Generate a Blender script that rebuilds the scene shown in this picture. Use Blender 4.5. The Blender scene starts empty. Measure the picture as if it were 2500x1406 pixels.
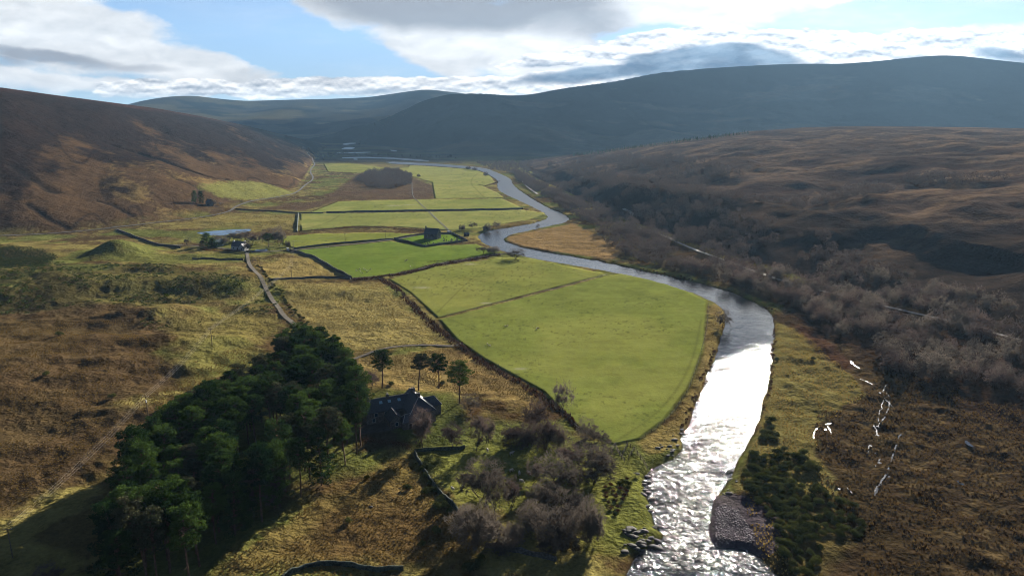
import bpy, bmesh, math, random
import numpy as np
from mathutils import Vector, Matrix
from mathutils.geometry import tessellate_polygon
rad = math.radians
random.seed(5)
rng = np.random.default_rng(5)
S = bpy.context.scene
COL = S.collection

# ------------------------------------------------------------------ camera
CH = 110.0                      # drone height over the valley floor
PITCH = rad(13.3)
FPX = 1667.0                    # focal length in pixels of the 2500 px photograph
cd = bpy.data.cameras.new('camera'); cam = bpy.data.objects.new('camera', cd); COL.objects.link(cam)
cd.sensor_width = 36; cd.lens = 24; cd.clip_start = 1; cd.clip_end = 80000
cam.location = (0, 0, CH); cam.rotation_euler = (rad(90) - PITCH, 0, 0)
S.camera = cam
try: S.cycles.filter_width = 1.0
except Exception: pass
# ------------------------------------------------------------------ exposure, sun
SUN_AZ, SUN_EL = rad(26), rad(18.5)
S.view_settings.view_transform = 'Standard'; S.view_settings.look = 'None'
S.view_settings.exposure = 1.85; S.view_settings.gamma = 1
sd = bpy.data.lights.new('sun', 'SUN'); sd.energy = 5.0; sd.angle = rad(0.6); sd.color = (1, .93, .82)
sun = bpy.data.objects.new('sun', sd); COL.objects.link(sun)
sdir = Vector((math.sin(SUN_AZ) * math.cos(SUN_EL), math.cos(SUN_AZ) * math.cos(SUN_EL), math.sin(SUN_EL)))
sun.rotation_euler = (-sdir).to_track_quat('-Z', 'Y').to_euler(); sun.location = (0, 0, 300)

# ------------------------------------------------------------------ node helper
class N:
    def __init__(s, tree): s.t = tree; s.n = tree.nodes; s.l = tree.links
    def put(s, sock, v):
        if isinstance(v, bpy.types.NodeSocket): s.l.new(v, sock)
        elif v is not None:
            if hasattr(sock, 'default_value'):
                try: sock.default_value = v
                except Exception: sock.default_value = (*v, 1)
    def m(s, op, a, b=None, c=None, clamp=False):
        n = s.n.new('ShaderNodeMath'); n.operation = op; n.use_clamp = clamp
        for i, v in enumerate((a, b, c)): s.put(n.inputs[i], v)
        return n.outputs[0]
    def node(s, kind, out=0, **kw):
        n = s.n.new(kind)
        for k, v in kw.items():
            if k in n.inputs.keys(): s.put(n.inputs[k], v)
            else: setattr(n, k, v)
        return n if out is None else n.outputs[out]
    def mix(s, f, a, b, blend='MIX'):
        n = s.n.new('ShaderNodeMix'); n.data_type = 'RGBA'; n.blend_type = blend
        s.put(n.inputs[0], f); s.put(n.inputs[6], a if isinstance(a, bpy.types.NodeSocket) else (*a, 1) if len(a) == 3 else a)
        s.put(n.inputs[7], b if isinstance(b, bpy.types.NodeSocket) else (*b, 1) if len(b) == 3 else b)
        return n.outputs[2]
    def step(s, x, lo, hi):
        n = s.n.new('ShaderNodeMapRange'); n.interpolation_type = 'SMOOTHSTEP'
        s.put(n.inputs[0], x); n.inputs[1].default_value = lo; n.inputs[2].default_value = hi
        return n.outputs[0]
    def noise(s, vec, scale, detail=4, rough=.5, out=0, **kw):
        n = s.n.new('ShaderNodeTexNoise'); s.put(n.inputs['Vector'], vec); n.inputs['Scale'].default_value = scale
        n.inputs['Detail'].default_value = detail; n.inputs['Roughness'].default_value = rough
        for k, v in kw.items(): s.put(n.inputs[k], v)
        return n.outputs[out]
    def comb(s, x, y, z=0.0):
        n = s.n.new('ShaderNodeCombineXYZ')
        for i, v in enumerate((x, y, z)): s.put(n.inputs[i], v)
        return n.outputs[0]

# ------------------------------------------------------------------ world: sky with clouds, laid out by compass direction
W = bpy.data.worlds.new('World'); S.world = W; W.use_nodes = True
W.node_tree.nodes.clear(); w = N(W.node_tree)
def make_world():
    tc = w.n.new('ShaderNodeTexCoord').outputs['Generated']
    sp = w.n.new('ShaderNodeSeparateXYZ'); w.l.new(tc, sp.inputs[0]); x, y, z = sp.outputs
    yy = w.m('MAXIMUM', y, .05)
    X = w.m('DIVIDE', x, yy); Z = w.m('DIVIDE', z, yy)
    sky = w.n.new('ShaderNodeTexSky'); sky.sky_type = 'NISHITA'; sky.sun_disc = False
    sky.sun_elevation = SUN_EL; sky.sun_rotation = SUN_AZ; sky.air_density = 1.0; sky.dust_density = .3; sky.ozone_density = 2.0
    gm = w.n.new('ShaderNodeGamma'); w.l.new(sky.outputs[0], gm.inputs[0]); gm.inputs[1].default_value = .5
    skyc = w.mix(1.0, gm.outputs[0], SKYTINT, 'MULTIPLY')
    def pq(px, py):
        v = 703 - py; fw = FPX * math.cos(PITCH) + v * math.sin(PITCH)
        return (px - 1250) / fw, (v * math.cos(PITCH) - FPX * math.sin(PITCH)) / fw
    k = 1 / 1740.
    # warp
    wn = w.node('ShaderNodeTexNoise', None, Vector=w.comb(w.m('MULTIPLY', X, 9.), w.m('MULTIPLY', Z, 22.)), Scale=1., Detail=6, Roughness=.6)
    ws = w.n.new('ShaderNodeSeparateXYZ'); w.l.new(wn.outputs['Color'], ws.inputs[0])
    XW = w.m('ADD', X, w.m('MULTIPLY', w.m('SUBTRACT', ws.outputs[0], .5), .085))
    ZW = w.m('ADD', Z, w.m('MULTIPLY', w.m('SUBTRACT', ws.outputs[1], .5), .022))
    def blobs(lst, XX, ZZ):
        best = None
        for (px, py, rx, ry, rot, wt) in lst:
            cx, cz = pq(px, py)
            dx = w.m('SUBTRACT', XX, cx); dz = w.m('SUBTRACT', ZZ, cz)
            c, s_ = math.cos(rad(rot)), math.sin(rad(rot))
            a = w.m('ADD', w.m('MULTIPLY', dx, c), w.m('MULTIPLY', dz, s_))
            b = w.m('SUBTRACT', w.m('MULTIPLY', dz, c), w.m('MULTIPLY', dx, s_))
            a = w.m('DIVIDE', a, rx * k); b = w.m('DIVIDE', b, ry * k)
            q = w.m('ADD', w.m('MULTIPLY', a, a), w.m('MULTIPLY', b, b))
            d = w.m('MULTIPLY', w.m('SUBTRACT', 1., q), wt)
            best = d if best is None else w.m('MAXIMUM', best, d)
        return best
    cl = CLOUDS
    B = w.m('MAXIMUM', blobs(cl, XW, ZW), -1.2)
    hole = blobs(HOLES, XW, ZW)
    hole = w.m('MAXIMUM', hole, 0.)
    nz = w.noise(w.comb(w.m('MULTIPLY', XW, 11.), w.m('MULTIPLY', ZW, 26.)), 1., 4, .45)
    nz2 = w.noise(w.comb(w.m('MULTIPLY', XW, 11.), w.m('MULTIPLY', w.m('ADD', ZW, .009), 26.)), 1., 4, .45)
    wisp = w.noise(w.comb(w.m('MULTIPLY', X, 3.), w.m('MULTIPLY', Z, 16.)), 1., 8, .62)
    nzd = w.noise(w.comb(w.m('MULTIPLY', XW, 13.), w.m('MULTIPLY', ZW, 30.)), 1., 9, .6)
    D = w.m('ADD', B, w.m('MULTIPLY', w.m('SUBTRACT', nzd, .5), 2.2))
    D = w.m('SUBTRACT', D, w.m('MULTIPLY', hole, 1.5))
    al = w.step(D, -.35, .65)
    thin = w.m('MULTIPLY', w.step(wisp, .42, .75), .62)
    al = w.m('MAXIMUM', al, w.m('MULTIPLY', thin, w.step(X, -.9, .6)))
    # low cumulus rolls: crisper
    rolls = w.m('MAXIMUM', blobs(ROLLS, XW, w.m('ADD', Z, w.m('MULTIPLY', w.m('SUBTRACT', ws.outputs[1], .5), .014))), -1.5)
    nr_ = w.noise(w.comb(w.m('MULTIPLY', X, 24.), w.m('MULTIPLY', Z, 60.)), 1., 6, .52)
    nr2 = w.noise(w.comb(w.m('MULTIPLY', X, 24.), w.m('MULTIPLY', w.m('ADD', Z, .004), 60.)), 1., 6, .52)
    Dr = w.m('ADD', rolls, w.m('MULTIPLY', w.m('SUBTRACT', nr_, .5), 2.6))
    ar = w.step(Dr, -.1, .3)
    # shade
    dk = w.m('MAXIMUM', blobs(DARKS, XW, ZW), 0.)
    dk = w.step(w.m('ADD', dk, w.m('MULTIPLY', w.m('SUBTRACT', nz, .5), .9)), .05, 1.)
    rel = w.m('MULTIPLY', w.m('SUBTRACT', nz, nz2), .9, None)
    relr = w.m('MULTIPLY', w.m('SUBTRACT', nr_, nr2), 2.6, None)
    lum = w.m('ADD', .95, rel); lum = w.m('MINIMUM', w.m('MAXIMUM', lum, .7), 1.12)
    warm = w.step(X, -.3, .35)
    bright = w.m('ADD', .27, w.m('MULTIPLY', warm, .10))
    cw = w.mix(w.m('SUBTRACT', lum, .3, clamp=True), (.66, .74, .84), (1., .99, .975))
    cwm = w.node('ShaderNodeVectorMath', None, operation='SCALE'); w.l.new(cw, cwm.inputs[0]); w.l.new(w.m('MULTIPLY', bright, lum), cwm.inputs['Scale'])
    c = w.mix(w.m('MULTIPLY', dk, .93), cwm.outputs[0], (.085, .092, .108))
    col = w.mix(al, skyc, c)
    lr = w.m('MINIMUM', w.m('MAXIMUM', w.m('ADD', .92, relr), .5), 1.15)
    under = blobs(UNDER, XW, ZW)
    un = w.step(w.m('ADD', w.m('MAXIMUM', under, -.5), w.m('MULTIPLY', w.m('SUBTRACT', nr_, .5), 1.0)), 0., 1.)
    cr = w.mix(w.m('SUBTRACT', lr, .2, clamp=True), (.5, .62, .8), (1., .985, .955))
    crm = w.node('ShaderNodeVectorMath', None, operation='SCALE'); w.l.new(cr, crm.inputs[0]); w.l.new(w.m('MULTIPLY', w.m('ADD', bright, .03), lr), crm.inputs['Scale'])
    crc = w.mix(w.m('MULTIPLY', un, .92), crm.outputs[0], w.mix(w.step(nzd, .38, .66), (.020, .044, .080), (.085, .125, .17)))
    col = w.mix(w.m('MAXIMUM', ar, w.m('MULTIPLY', un, .9)), col, crc)
    # the rest of the sky, out of the photograph's view: broken cloud
    gn = w.noise(tc, 3.2, 7, .6)
    ga = w.step(gn, .45, .62)
    rest = w.mix(w.m('MULTIPLY', ga, .6), w.mix(1., skyc, (.5, .5, .55), 'MULTIPLY'), (.05, .053, .06))
    front = w.m('MULTIPLY', w.step(y, .3, .5), w.m('SUBTRACT', 1., w.step(Z, .19, .30)))
    col = w.mix(front, rest, col)
    bg = w.n.new('ShaderNodeBackground'); bg.inputs['Strength'].default_value = 1.0
    w.l.new(col, bg.inputs[0])
    o = w.n.new('ShaderNodeOutputWorld'); w.l.new(bg.outputs[0], o.inputs[0])
SKYTINT = (.048, .066, .094)       # sky texture strength about 0.09, a little bluer
CLOUDS = [(100, 60, 330, 110, -8, 1.3), (330, 130, 340, 55, -14, 1.2), (520, 160, 180, 36, -14, 1.1), (0, 190, 200, 30, -5, .8), (250, 205, 230, 22, -5, .7),
          (1000, -10, 330, 70, 4, 1.3), (1200, 90, 330, 90, -8, 1.4), (1050, 130, 160, 45, -25, 1.), (1450, 40, 420, 90, 8, 1.3), (1800, 20, 300, 50, 10, 1.),
          (1350, 150, 260, 45, 0, 1.1), (2350, 85, 250, 20, 4, .8)]
HOLES = [(620, 60, 250, 90, -20, 1.), (300, -10, 80, 40, 0, .5), (1560, 82, 170, 26, 3, .9), (2200, 50, 330, 30, 8, .8)]
DARKS = [(1080, -25, 520, 110, -3, 1.5), (1330, 20, 330, 80, -10, .9), (100, 138, 270, 22, -6, 1.1), (330, 165, 120, 14, -4, .6), (0, 150, 120, 22, 0, 1.0)]
ROLLS = [(440, 215, 260, 22, 0, 1.), (700, 215, 200, 24, 1, 1.2), (920, 212, 190, 24, 1, 1.2), (1130, 208, 190, 22, 2, 1.2), (1330, 205, 170, 26, 2, 1.2),
         (1430, 135, 220, 22, 6, 1.), (1660, 95, 200, 26, 5, 1.2), (1850, 100, 180, 30, -4, 1.2), (2050, 115, 240, 42, -2, 1.5), (2300, 110, 260, 38, 2, 1.4),
         (2550, 115, 220, 38, -3, 1.3), (1950, 150, 260, 28, 4, 1.2), (2180, 145, 200, 26, 0, 1.2), (1130, 222, 160, 12, 0, .8), (1500, 180, 300, 24, 4, 1.), (1250, 225, 200, 12, 0, .8)]
UNDER = [(1470, 176, 270, 24, 6, 1.2), (1700, 150, 250, 44, 4, 1.8), (1850, 140, 150, 32, -6, 1.2), (1330, 160, 120, 10, 0, .6), (2460, 135, 120, 20, -12, 1.0), (2250, 138, 90, 10, 0, .5), (880, 226, 150, 8, 3, .6), (350, 232, 200, 8, 0, .4)]
make_world()

# ------------------------------------------------------------------ view geometry helpers
def lin1(c):
    c = c / 255.
    return c / 12.92 if c <= .04045 else ((c + .055) / 1.055) ** 2.4
def lin(r, g, b, k=.5): return (lin1(r) * k, lin1(g) * k, lin1(b) * k)
def ray(px, py):
    u, v = px - 1250., 703. - py
    return u, FPX * math.cos(PITCH) + v * math.sin(PITCH), -FPX * math.sin(PITCH) + v * math.cos(PITCH)
def phi_tan(px, py):
    a, b, c = ray(px, py); return math.atan2(a, b), c / math.hypot(a, b)
def flat(px, py, z=0.):
    p, t = phi_tan(px, py); r = (z - CH) / t
    return np.array((r * math.sin(p), r * math.cos(p)))

# ------------------------------------------------------------------ numpy noise
def h2(ix, iy, seed):
    n = (ix.astype(np.int64) * 374761393 + iy.astype(np.int64) * 668265263 + seed * 974634777) & 0xffffffff
    n = ((n ^ (n >> 13)) * 1274126177) & 0xffffffff
    n = (n ^ (n >> 16)) & 0xffff
    return n / 65535.
def vn(x, y, seed=0):
    ix = np.floor(x); iy = np.floor(y); fx = x - ix; fy = y - iy
    fx = fx * fx * fx * (fx * (fx * 6 - 15) + 10); fy = fy * fy * fy * (fy * (fy * 6 - 15) + 10)
    a = h2(ix, iy, seed); b = h2(ix + 1, iy, seed); c = h2(ix, iy + 1, seed); d = h2(ix + 1, iy + 1, seed)
    return (a + (b - a) * fx) * (1 - fy) + (c + (d - c) * fx) * fy
def fbm(x, y, sc, octv=4, seed=0, gain=.5):
    x = x / sc; y = y / sc; s = 0.; a = 1.; t = 0.
    for i in range(octv):
        s = s + a * vn(x + i * 17.3, y - i * 9.1, seed + i); t += a; a *= gain
        x, y = (x * .8 - y * .6) * 2.03, (x * .6 + y * .8) * 2.03
    return s / t            # 0..1
def sst(x, a, b):
    t = np.clip((x - a) / (b - a), 0, 1); return t * t * (3 - 2 * t)

# ------------------------------------------------------------------ terrain grid: rings and spokes round the survey point, real metres
phis = np.concatenate([np.linspace(-math.pi, rad(-52), 60, endpoint=False), np.linspace(rad(-52), rad(-38.5), 60, endpoint=False),
                       np.linspace(rad(-38.5), rad(38.5), 1150, endpoint=False), np.linspace(rad(38.5), rad(52), 60, endpoint=False),
                       np.linspace(rad(52), math.pi, 61)])
rs = [4.]
while rs[-1] < 26000:
    r = rs[-1]
    rs.append(r + (r * .12 if r < 115 else min(.0062 * r, .36 + r * r / 95000.)))
rs = np.array(rs); NR, NP = len(rs), len(phis)
PH, RR = np.meshgrid(phis, rs)
X = RR * np.sin(PH); Y = RR * np.cos(PH)
print('grid', NR, NP)

def smooth_interp(ph, xs, ys):
    d = np.linspace(min(xs) - .6, max(xs) + .6, 3000); v = np.interp(d, xs, ys)
    kn = np.exp(-.5 * (np.arange(-40, 41) / 13.) ** 2); kn /= kn.sum()
    v = np.convolve(np.pad(v, 40, mode='edge'), kn, 'valid')
    return np.interp(ph, d, v)
def line_foot(pts):
    a = []
    for px, py in pts:
        p, t = phi_tan(px, py); a.append((p, -CH / t))
    a.sort(); return smooth_interp(phis, *map(np.array, zip(*a)))
def line_crest(pts):
    a = []
    for px, py, r in pts:
        p, t = phi_tan(px, py); a.append((p, r, CH + r * t))
    a.sort(); A = np.array(a)
    return smooth_interp(phis, A[:, 0], A[:, 1]), smooth_interp(phis, A[:, 0], A[:, 2])
def rise(foot, rc, zc, power, fall=.12, out=-.03):
    t = (RR - foot) / np.maximum(rc - foot, 1.)
    up = zc * np.sign(t) * np.abs(np.clip(t, 0, 1)) ** power
    h = np.where(t < 0, (RR - foot) * -out * 1.0, up)
    return np.where(t > 1, zc - (RR - rc) * fall, h), t
def smax(a, b, k):
    d = np.clip(.5 + .5 * (a - b) / k, 0, 1)
    return b * (1 - d) + a * d + k * d * (1 - d)

# left hill
fA = line_foot([(-900, 640), (-400, 600), (0, 580), (150, 572), (300, 560), (450, 538), (560, 516), (620, 500), (700, 480), (735, 455), (752, 430), (765, 405), (780, 375), (800, 356)])
cA, zA = line_crest([(-900, 120, 1400), (-400, 170, 1500), (0, 213, 1700), (100, 228, 1850), (200, 241, 2000), (300, 254, 2200), (400, 267, 2450), (500, 286, 2700), (600, 306, 3000), (700, 330, 3500), (750, 343, 3900), (785, 352, 4200), (830, 362, 4500), (1200, 400, 4500)])
zA = np.where(phis > phi_tan(815, 350)[0], -30, zA)
tA = (RR - fA) / np.maximum(cA - fA, 40.)
hA = zA * np.clip(tA, 0, 1) * (1.25 - .25 * np.clip(tA, 0, 1))
hA = np.where(tA < 0, (RR - fA) * .06, hA); hA = np.where(tA > 1, zA - (RR - cA) * .10, hA)
mA = sst(tA, 0, .12)
gul = fbm(X * .9 + Y * .35, Y * .3, 90, 4, 11) - .5
hA = hA + mA * (1 - .9 * sst(tA, .75, 1.)) * (gul * 14 + (fbm(X, Y, 320, 3, 15) - .5) * 26)
# right moor: foot > brow > plateau edge
fB = line_foot([(1235, 398), (1262, 408), (1310, 440), (1420, 490), (1540, 545), (1700, 600), (1850, 650), (2000, 700), (2200, 750), (2350, 788), (2500, 822), (2900, 930), (3500, 1050)])
bB, zbB = line_crest([(1235, 397, 2180), (1300, 412, 1800), (1420, 438, 1230), (1540, 450, 980), (1700, 462, 870), (1850, 480, 790), (2000, 500, 720), (2200, 520, 660), (2400, 545, 600), (2600, 570, 540), (3500, 600, 480)])
cB, zB = line_crest([(1235, 394, 2240), (1270, 391, 2300), (1400, 378, 2100), (1500, 364, 2000), (1650, 344, 1950), (1830, 320, 1900), (1950, 312, 1950), (2100, 309, 2000), (2300, 310, 2000), (2500, 314, 2000), (3500, 290, 2000)])
t1 = (RR - fB) / np.maximum(bB - fB, 30.); t2 = (RR - bB) / np.maximum(cB - bB, 30.)
t1 = t1 + (fbm(X, Y, 110, 3, 23) - .5) * .7 * sst(t1, 0, .3)
s1 = np.clip(t1, 0, 1) ** 1.15
hB = np.where(t1 < 0, (RR - fB) * .05, zbB * np.clip(s1, 0, 1))
hB = np.where(t2 > 0, zbB + (zB - zbB) * np.clip(t2, 0, 1) ** .9, hB)
hB = np.where(t2 > 1, zB - (RR - cB) * .13, hB)
mB = sst(t1, .0, .5) * (1 - .92 * sst(t2, .7, 1.))
hB = hB + mB * ((fbm(X, Y * .6, 210, 4, 21) - .5) * 34 * sst(cB * 0 + zB, 5, 60) + (fbm(X, Y, 45, 3, 22) - .5) * 8 + (fbm(X, Y * .8, 130, 3, 24) - .5) * 30 * sst(t1, .15, .8) * (1 - sst(t2, .15, .5)))
hB = np.where(phis < phi_tan(1238, 400)[0], -25., hB)
hB = hB * sst(PH, phi_tan(1230, 400)[0], phi_tan(1300, 400)[0]) - 8 * (1 - sst(PH, phi_tan(1230, 400)[0], phi_tan(1300, 400)[0]))
# mountain on the right with the wooded spur
fC = line_foot([(500, 352), (700, 352), (800, 350), (900, 356), (1000, 366), (1100, 378), (1200, 385), (1300, 388), (1500, 384), (2500, 378), (3500, 378)])
cC, zC = line_crest([(700, 357, 5600), (760, 350, 5500), (820, 331, 5300), (885, 309, 5100), (950, 286, 4950), (1030, 246, 4900), (1095, 229, 4900), (1175, 228, 4950), (1250, 234, 5200), (1300, 231, 5500), (1375, 216, 5900), (1500, 200, 6300), (1600, 179, 6500), (1700, 169, 6600), (1875, 158, 6600), (1960, 156, 6600), (2060, 156, 6600), (2140, 150, 6600), (2200, 143, 6600), (2300, 134, 6600), (2350, 137, 6600), (2450, 149, 6600), (2500, 154, 6600), (3500, 240, 6600)])
tC = (RR - fC) / np.maximum(cC - fC, 40.)
pw = 1.35 + .35 * sst(phis, phi_tan(1200, 300)[0], phi_tan(1500, 300)[0])
hC = np.where(tC < 0, (RR - fC) * .02, zC * np.clip(tC, 0, 1) ** pw)
hC = np.where(tC > 1, zC - (RR - cC) * .2, hC)
mC = sst(tC, .02, .3) * (1 - .95 * sst(tC, .82, 1.))
hC = hC + mC * ((fbm(X, Y * .5, 620, 5, 31) - .5) * 130 + (fbm(X, Y, 120, 3, 37) - .5) * 14)
# far range and the low ridge before it
cD, zD = line_crest([(150, 300, 11000), (300, 259, 11000), (330, 249, 11000), (400, 236, 11000), (470, 232, 11000), (530, 240, 11000), (600, 246, 11000), (700, 243, 11000), (800, 241, 11000), (900, 237, 11000), (960, 228, 11000), (1040, 217, 11000), (1100, 224, 11000), (1200, 236, 11000), (1400, 250, 11000), (1700, 310, 11000)])
tD = (RR - 7800) / (cD - 7800)
hD = np.where(tD < 0, (RR - 7800) * .02, zD * np.clip(tD, 0, 1) ** .8); hD = np.where(tD > 1, zD - (RR - cD) * .2, hD)
hD = hD + sst(tD, .1, .4) * (1 - .95 * sst(tD, .8, 1.)) * (fbm(X, Y * .5, 1300, 4, 41) - .5) * 240
cE, zE = line_crest([(300, 350, 7300), (560, 336, 7300), (680, 320, 7300), (780, 305, 7300), (860, 293, 7300), (930, 283, 7300), (1010, 276, 7300), (1100, 290, 7300), (1400, 330, 7300)])
tE = (RR - 5200) / (cE - 5200)
hE = np.where(tE < 0, (RR - 5200) * .01, zE * np.clip(tE, 0, 1) ** 1.1); hE = np.where(tE > 1, zE - (RR - cE) * .1, hE)
hE = hE + sst(tE, .1, .4) * (1 - .8 * sst(tE, .8, 1.)) * (fbm(X, Y * .5, 600, 4, 43) - .5) * 60

# -------- ground polygons (surveyed on the flat floor)
def inpoly(poly, x, y):
    poly = np.asarray(poly); res = np.zeros(x.shape, bool)
    m = (x > poly[:, 0].min()) & (x < poly[:, 0].max()) & (y > poly[:, 1].min()) & (y < poly[:, 1].max())
    if not m.any(): return res
    xs, ys = x[m], y[m]; r = np.zeros(xs.shape, bool); j = len(poly) - 1
    for i in range(len(poly)):
        xi, yi = poly[i]; xj, yj = poly[j]
        if yi != yj:
            r ^= ((yi > ys) != (yj > ys)) & (xs < (xj - xi) * (ys - yi) / (yj - yi) + xi)
        j = i
    res[m] = r; return res
def sdf(poly, x, y, maxd, closed=True):
    """distance to a polyline, negative inside, only near it"""
    poly = np.asarray(poly); d = np.full(x.shape, 1e9)
    m = (x > poly[:, 0].min() - maxd) & (x < poly[:, 0].max() + maxd) & (y > poly[:, 1].min() - maxd) & (y < poly[:, 1].max() + maxd)
    xs, ys = x[m], y[m]; dd = np.full(xs.shape, 1e9)
    n = len(poly)
    for i in range(n if closed else n - 1):
        a = poly[i]; b = poly[(i + 1) % n]; ab = b - a; L = (ab ** 2).sum()
        if L < 1e-9: continue
        lo = np.minimum(a, b) - maxd; hi = np.maximum(a, b) + maxd
        q = np.where((xs > lo[0]) & (xs < hi[0]) & (ys > lo[1]) & (ys < hi[1]))[0]
        if len(q) == 0: continue
        xx, yq = xs[q], ys[q]
        t = np.clip(((xx - a[0]) * ab[0] + (yq - a[1]) * ab[1]) / L, 0, 1)
        dd[q] = np.minimum(dd[q], np.hypot(xx - a[0] - t * ab[0], yq - a[1] - t * ab[1]))
    d[m] = dd
    if closed: d = np.where(inpoly(poly, x, y), -d, d)
    return d
FL = lambda pts: np.array([flat(*p) for p in pts])
def chaikin(p, closed=False, it=2):
    p = np.asarray(p, float)
    for _ in range(it):
        a = p if closed else p[:-1]; b = np.roll(p, -1, 0) if closed else p[1:]
        q = np.empty((len(a) * 2, p.shape[1])); q[0::2] = a * .75 + b * .25; q[1::2] = a * .25 + b * .75
        if not closed: q = np.vstack([p[:1], q, p[-1:]])
        p = q
    return p
def jitter(p, amp, step, seed):
    """break a line into short steps and roughen it"""
    out = []
    for i in range(len(p) - 1):
        L = np.hypot(*(p[i + 1] - p[i])); n = max(1, int(L / step))
        for k in range(n): out.append(p[i] + (p[i + 1] - p[i]) * k / n)
    out.append(p[-1]); out = np.array(out); rr = np.hypot(out[:, 0], out[:, 1])
    a = amp * np.clip(rr / 300., .6, 2.)
    out[:, 0] += (fbm(out[:, 0], out[:, 1], step * 2.5, 3, seed) - .5) * 2 * a; out[:, 1] += (fbm(out[:, 1], out[:, 0], step * 2.5, 3, seed + 5) - .5) * 2 * a
    return out

bankL = [(1490, 1480), (1530, 1400), (1552, 1350), (1590, 1325), (1625, 1300), (1600, 1280), (1590, 1240), (1572, 1180), (1578, 1150), (1610, 1125), (1655, 1108), (1668, 1085), (1660, 1062), (1685, 1030), (1700, 985), (1722, 920), (1748, 860), (1770, 800), (1778, 770), (1762, 745), (1720, 722), (1640, 694), (1560, 674), (1480, 659), (1400, 645), (1290, 627), (1215, 607), (1180, 592), (1165, 575), (1185, 562), (1250, 552), (1310, 542), (1345, 528), (1310, 508), (1260, 485), (1218, 466), (1213, 452), (1218, 443), (1192, 426), (1165, 415), (1100, 409), (1040, 405), (960, 401), (942, 397)]
bankR = [(960, 396), (1050, 400), (1110, 404), (1185, 411), (1215, 423), (1248, 438), (1252, 452), (1285, 475), (1335, 505), (1375, 520), (1397, 538), (1330, 553), (1258, 568), (1232, 577), (1230, 586), (1260, 598), (1330, 613), (1430, 628), (1520, 647), (1620, 668), (1720, 690), (1800, 714), (1865, 745), (1893, 775), (1888, 830), (1882, 900), (1868, 970), (1850, 1030), (1822, 1085), (1790, 1150), (1750, 1205), (1738, 1260), (1736, 1300), (1745, 1328), (1800, 1322), (1850, 1340), (1880, 1375), (1910, 1420), (1950, 1480)]
wL = chaikin(FL(bankL), it=2); wR = chaikin(FL(bankR), it=2)
wL = jitter(wL, 1.1, 3.0, 3); wR = jitter(wR, 1.1, 3.0, 9)
river_poly = np.vstack([wL, wR])
POOLS = {   # name: outline
    'pond': [(475, 568), (500, 565), (560, 560), (612, 558), (614, 563), (580, 570), (535, 575), (500, 573)],
    'yard_pool': [(612, 612), (630, 608), (652, 607), (655, 611), (640, 616), (615, 617)],
}
river_sd = sdf(river_poly, X, Y, 14.)
farw = sst(RR, 1150, 1500)
WZ = -1.15
fields = {
 'f1': [(1072, 780), (1200, 747), (1483, 674), (1520, 668), (1640, 693), (1726, 735), (1718, 850), (1680, 950), (1622, 1025), (1560, 1072), (1500, 1086), (1410, 1045), (1325, 955), (1180, 875), (1112, 827)],
 'f2': [(950, 682), (1060, 652), (1220, 630), (1290, 630), (1476, 668), (1470, 672), (1200, 742), (1068, 776), (1003, 715)],
 'f3': [(722, 611), (955, 589), (1040, 603), (1160, 596), (1180, 604), (1225, 618), (1060, 644), (940, 674), (857, 679), (810, 655), (765, 630)],
 'f4': [(688, 578), (760, 571), (955, 568), (1030, 573), (960, 583), (722, 607), (690, 595)],
 'yard': [(968, 585), (1035, 574), (1105, 574), (1136, 590), (1038, 600)],
 'f5': [(733, 522), (1000, 519), (1275, 513), (1335, 521), (1290, 537), (1160, 557), (1100, 562), (960, 553), (860, 552), (735, 564)],
 'f6': [(755, 519), (825, 492), (1000, 488), (1060, 487), (1225, 485), (1275, 509), (1000, 515)],
 'f7': [(1062, 485), (1055, 445), (1010, 432), (985, 425), (1000, 404), (1100, 410), (1160, 414), (1195, 430), (1208, 445), (1178, 455), (1215, 472), (1230, 483)],
 'f8': [(790, 400), (850, 398), (960, 412), (1000, 408), (980, 425), (930, 425), (800, 419)],
}
fpoly = {k: FL(v) for k, v in fields.items()}
fmask = np.zeros(X.shape)
for k, p in fpoly.items():
    fmask = np.maximum(fmask, 1 - sst(sdf(p, X, Y, 8.), -1.5, 1.5))
# -------- floor relief
rough = 1 - fmask
leftland = sst(-(X + .28 * Y), -5, 60)                      # the hummocky ground west of the fields
near = sst(RR, 900, 500)
base = rough * ((fbm(X, Y * 1.5, 38, 4, 51) - .5) * 6.5 * leftland * near + (fbm(X, Y, 14, 4, 53) - .5) * (1.0 + 1.0 * near) + (fbm(X, Y, 4.5, 3, 54) - .5) * .9 * near)
def bump(px, py, sx, sy, hgt, rot=0.):
    c = flat(px, py); dx, dy = X - c[0], Y - c[1]; a = math.cos(rot); b = math.sin(rot)
    u, v = dx * a + dy * b, -dx * b + dy * a
    return hgt * np.exp(-.5 * ((u / sx) ** 2 + (v / sy) ** 2))
mound = bump(292, 628, 15, 17, 12.5)
base = base + mound
base = base + (bump(150, 690, 95, 45, 9, .1) + bump(400, 850, 30, 9, 4.5) + bump(390, 775, 16, 12, 6) + bump(-50, 950, 60, 50, 8) + bump(540, 700, 35, 14, 3) + bump(860, 715, 22, 9, 2.4) + bump(60, 620, 70, 30, 5) + bump(640, 545, 60, 18, 3)) * rough
rightland = sst(X + .0 * Y, 90, 130) * near
base = base + rough * rightland * ((fbm(X, Y, 9, 3, 57) - .5) * 1.5 + (fbm(X, Y, 3.2, 2, 58) - .5) * 1.0)
# swale of the small burn at the foot of the picture and rocks by the river
HB = base
H_ = smax(HB, hA, 5.); H_ = smax(H_, hB, 4.); H_ = smax(H_, hC, 12.); H_ = smax(H_, hD, 20.); H_ = smax(H_, hE, 10.)
H_ = H_ - 1.4 * (sst(RR, 20, 80) * 0)
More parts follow.
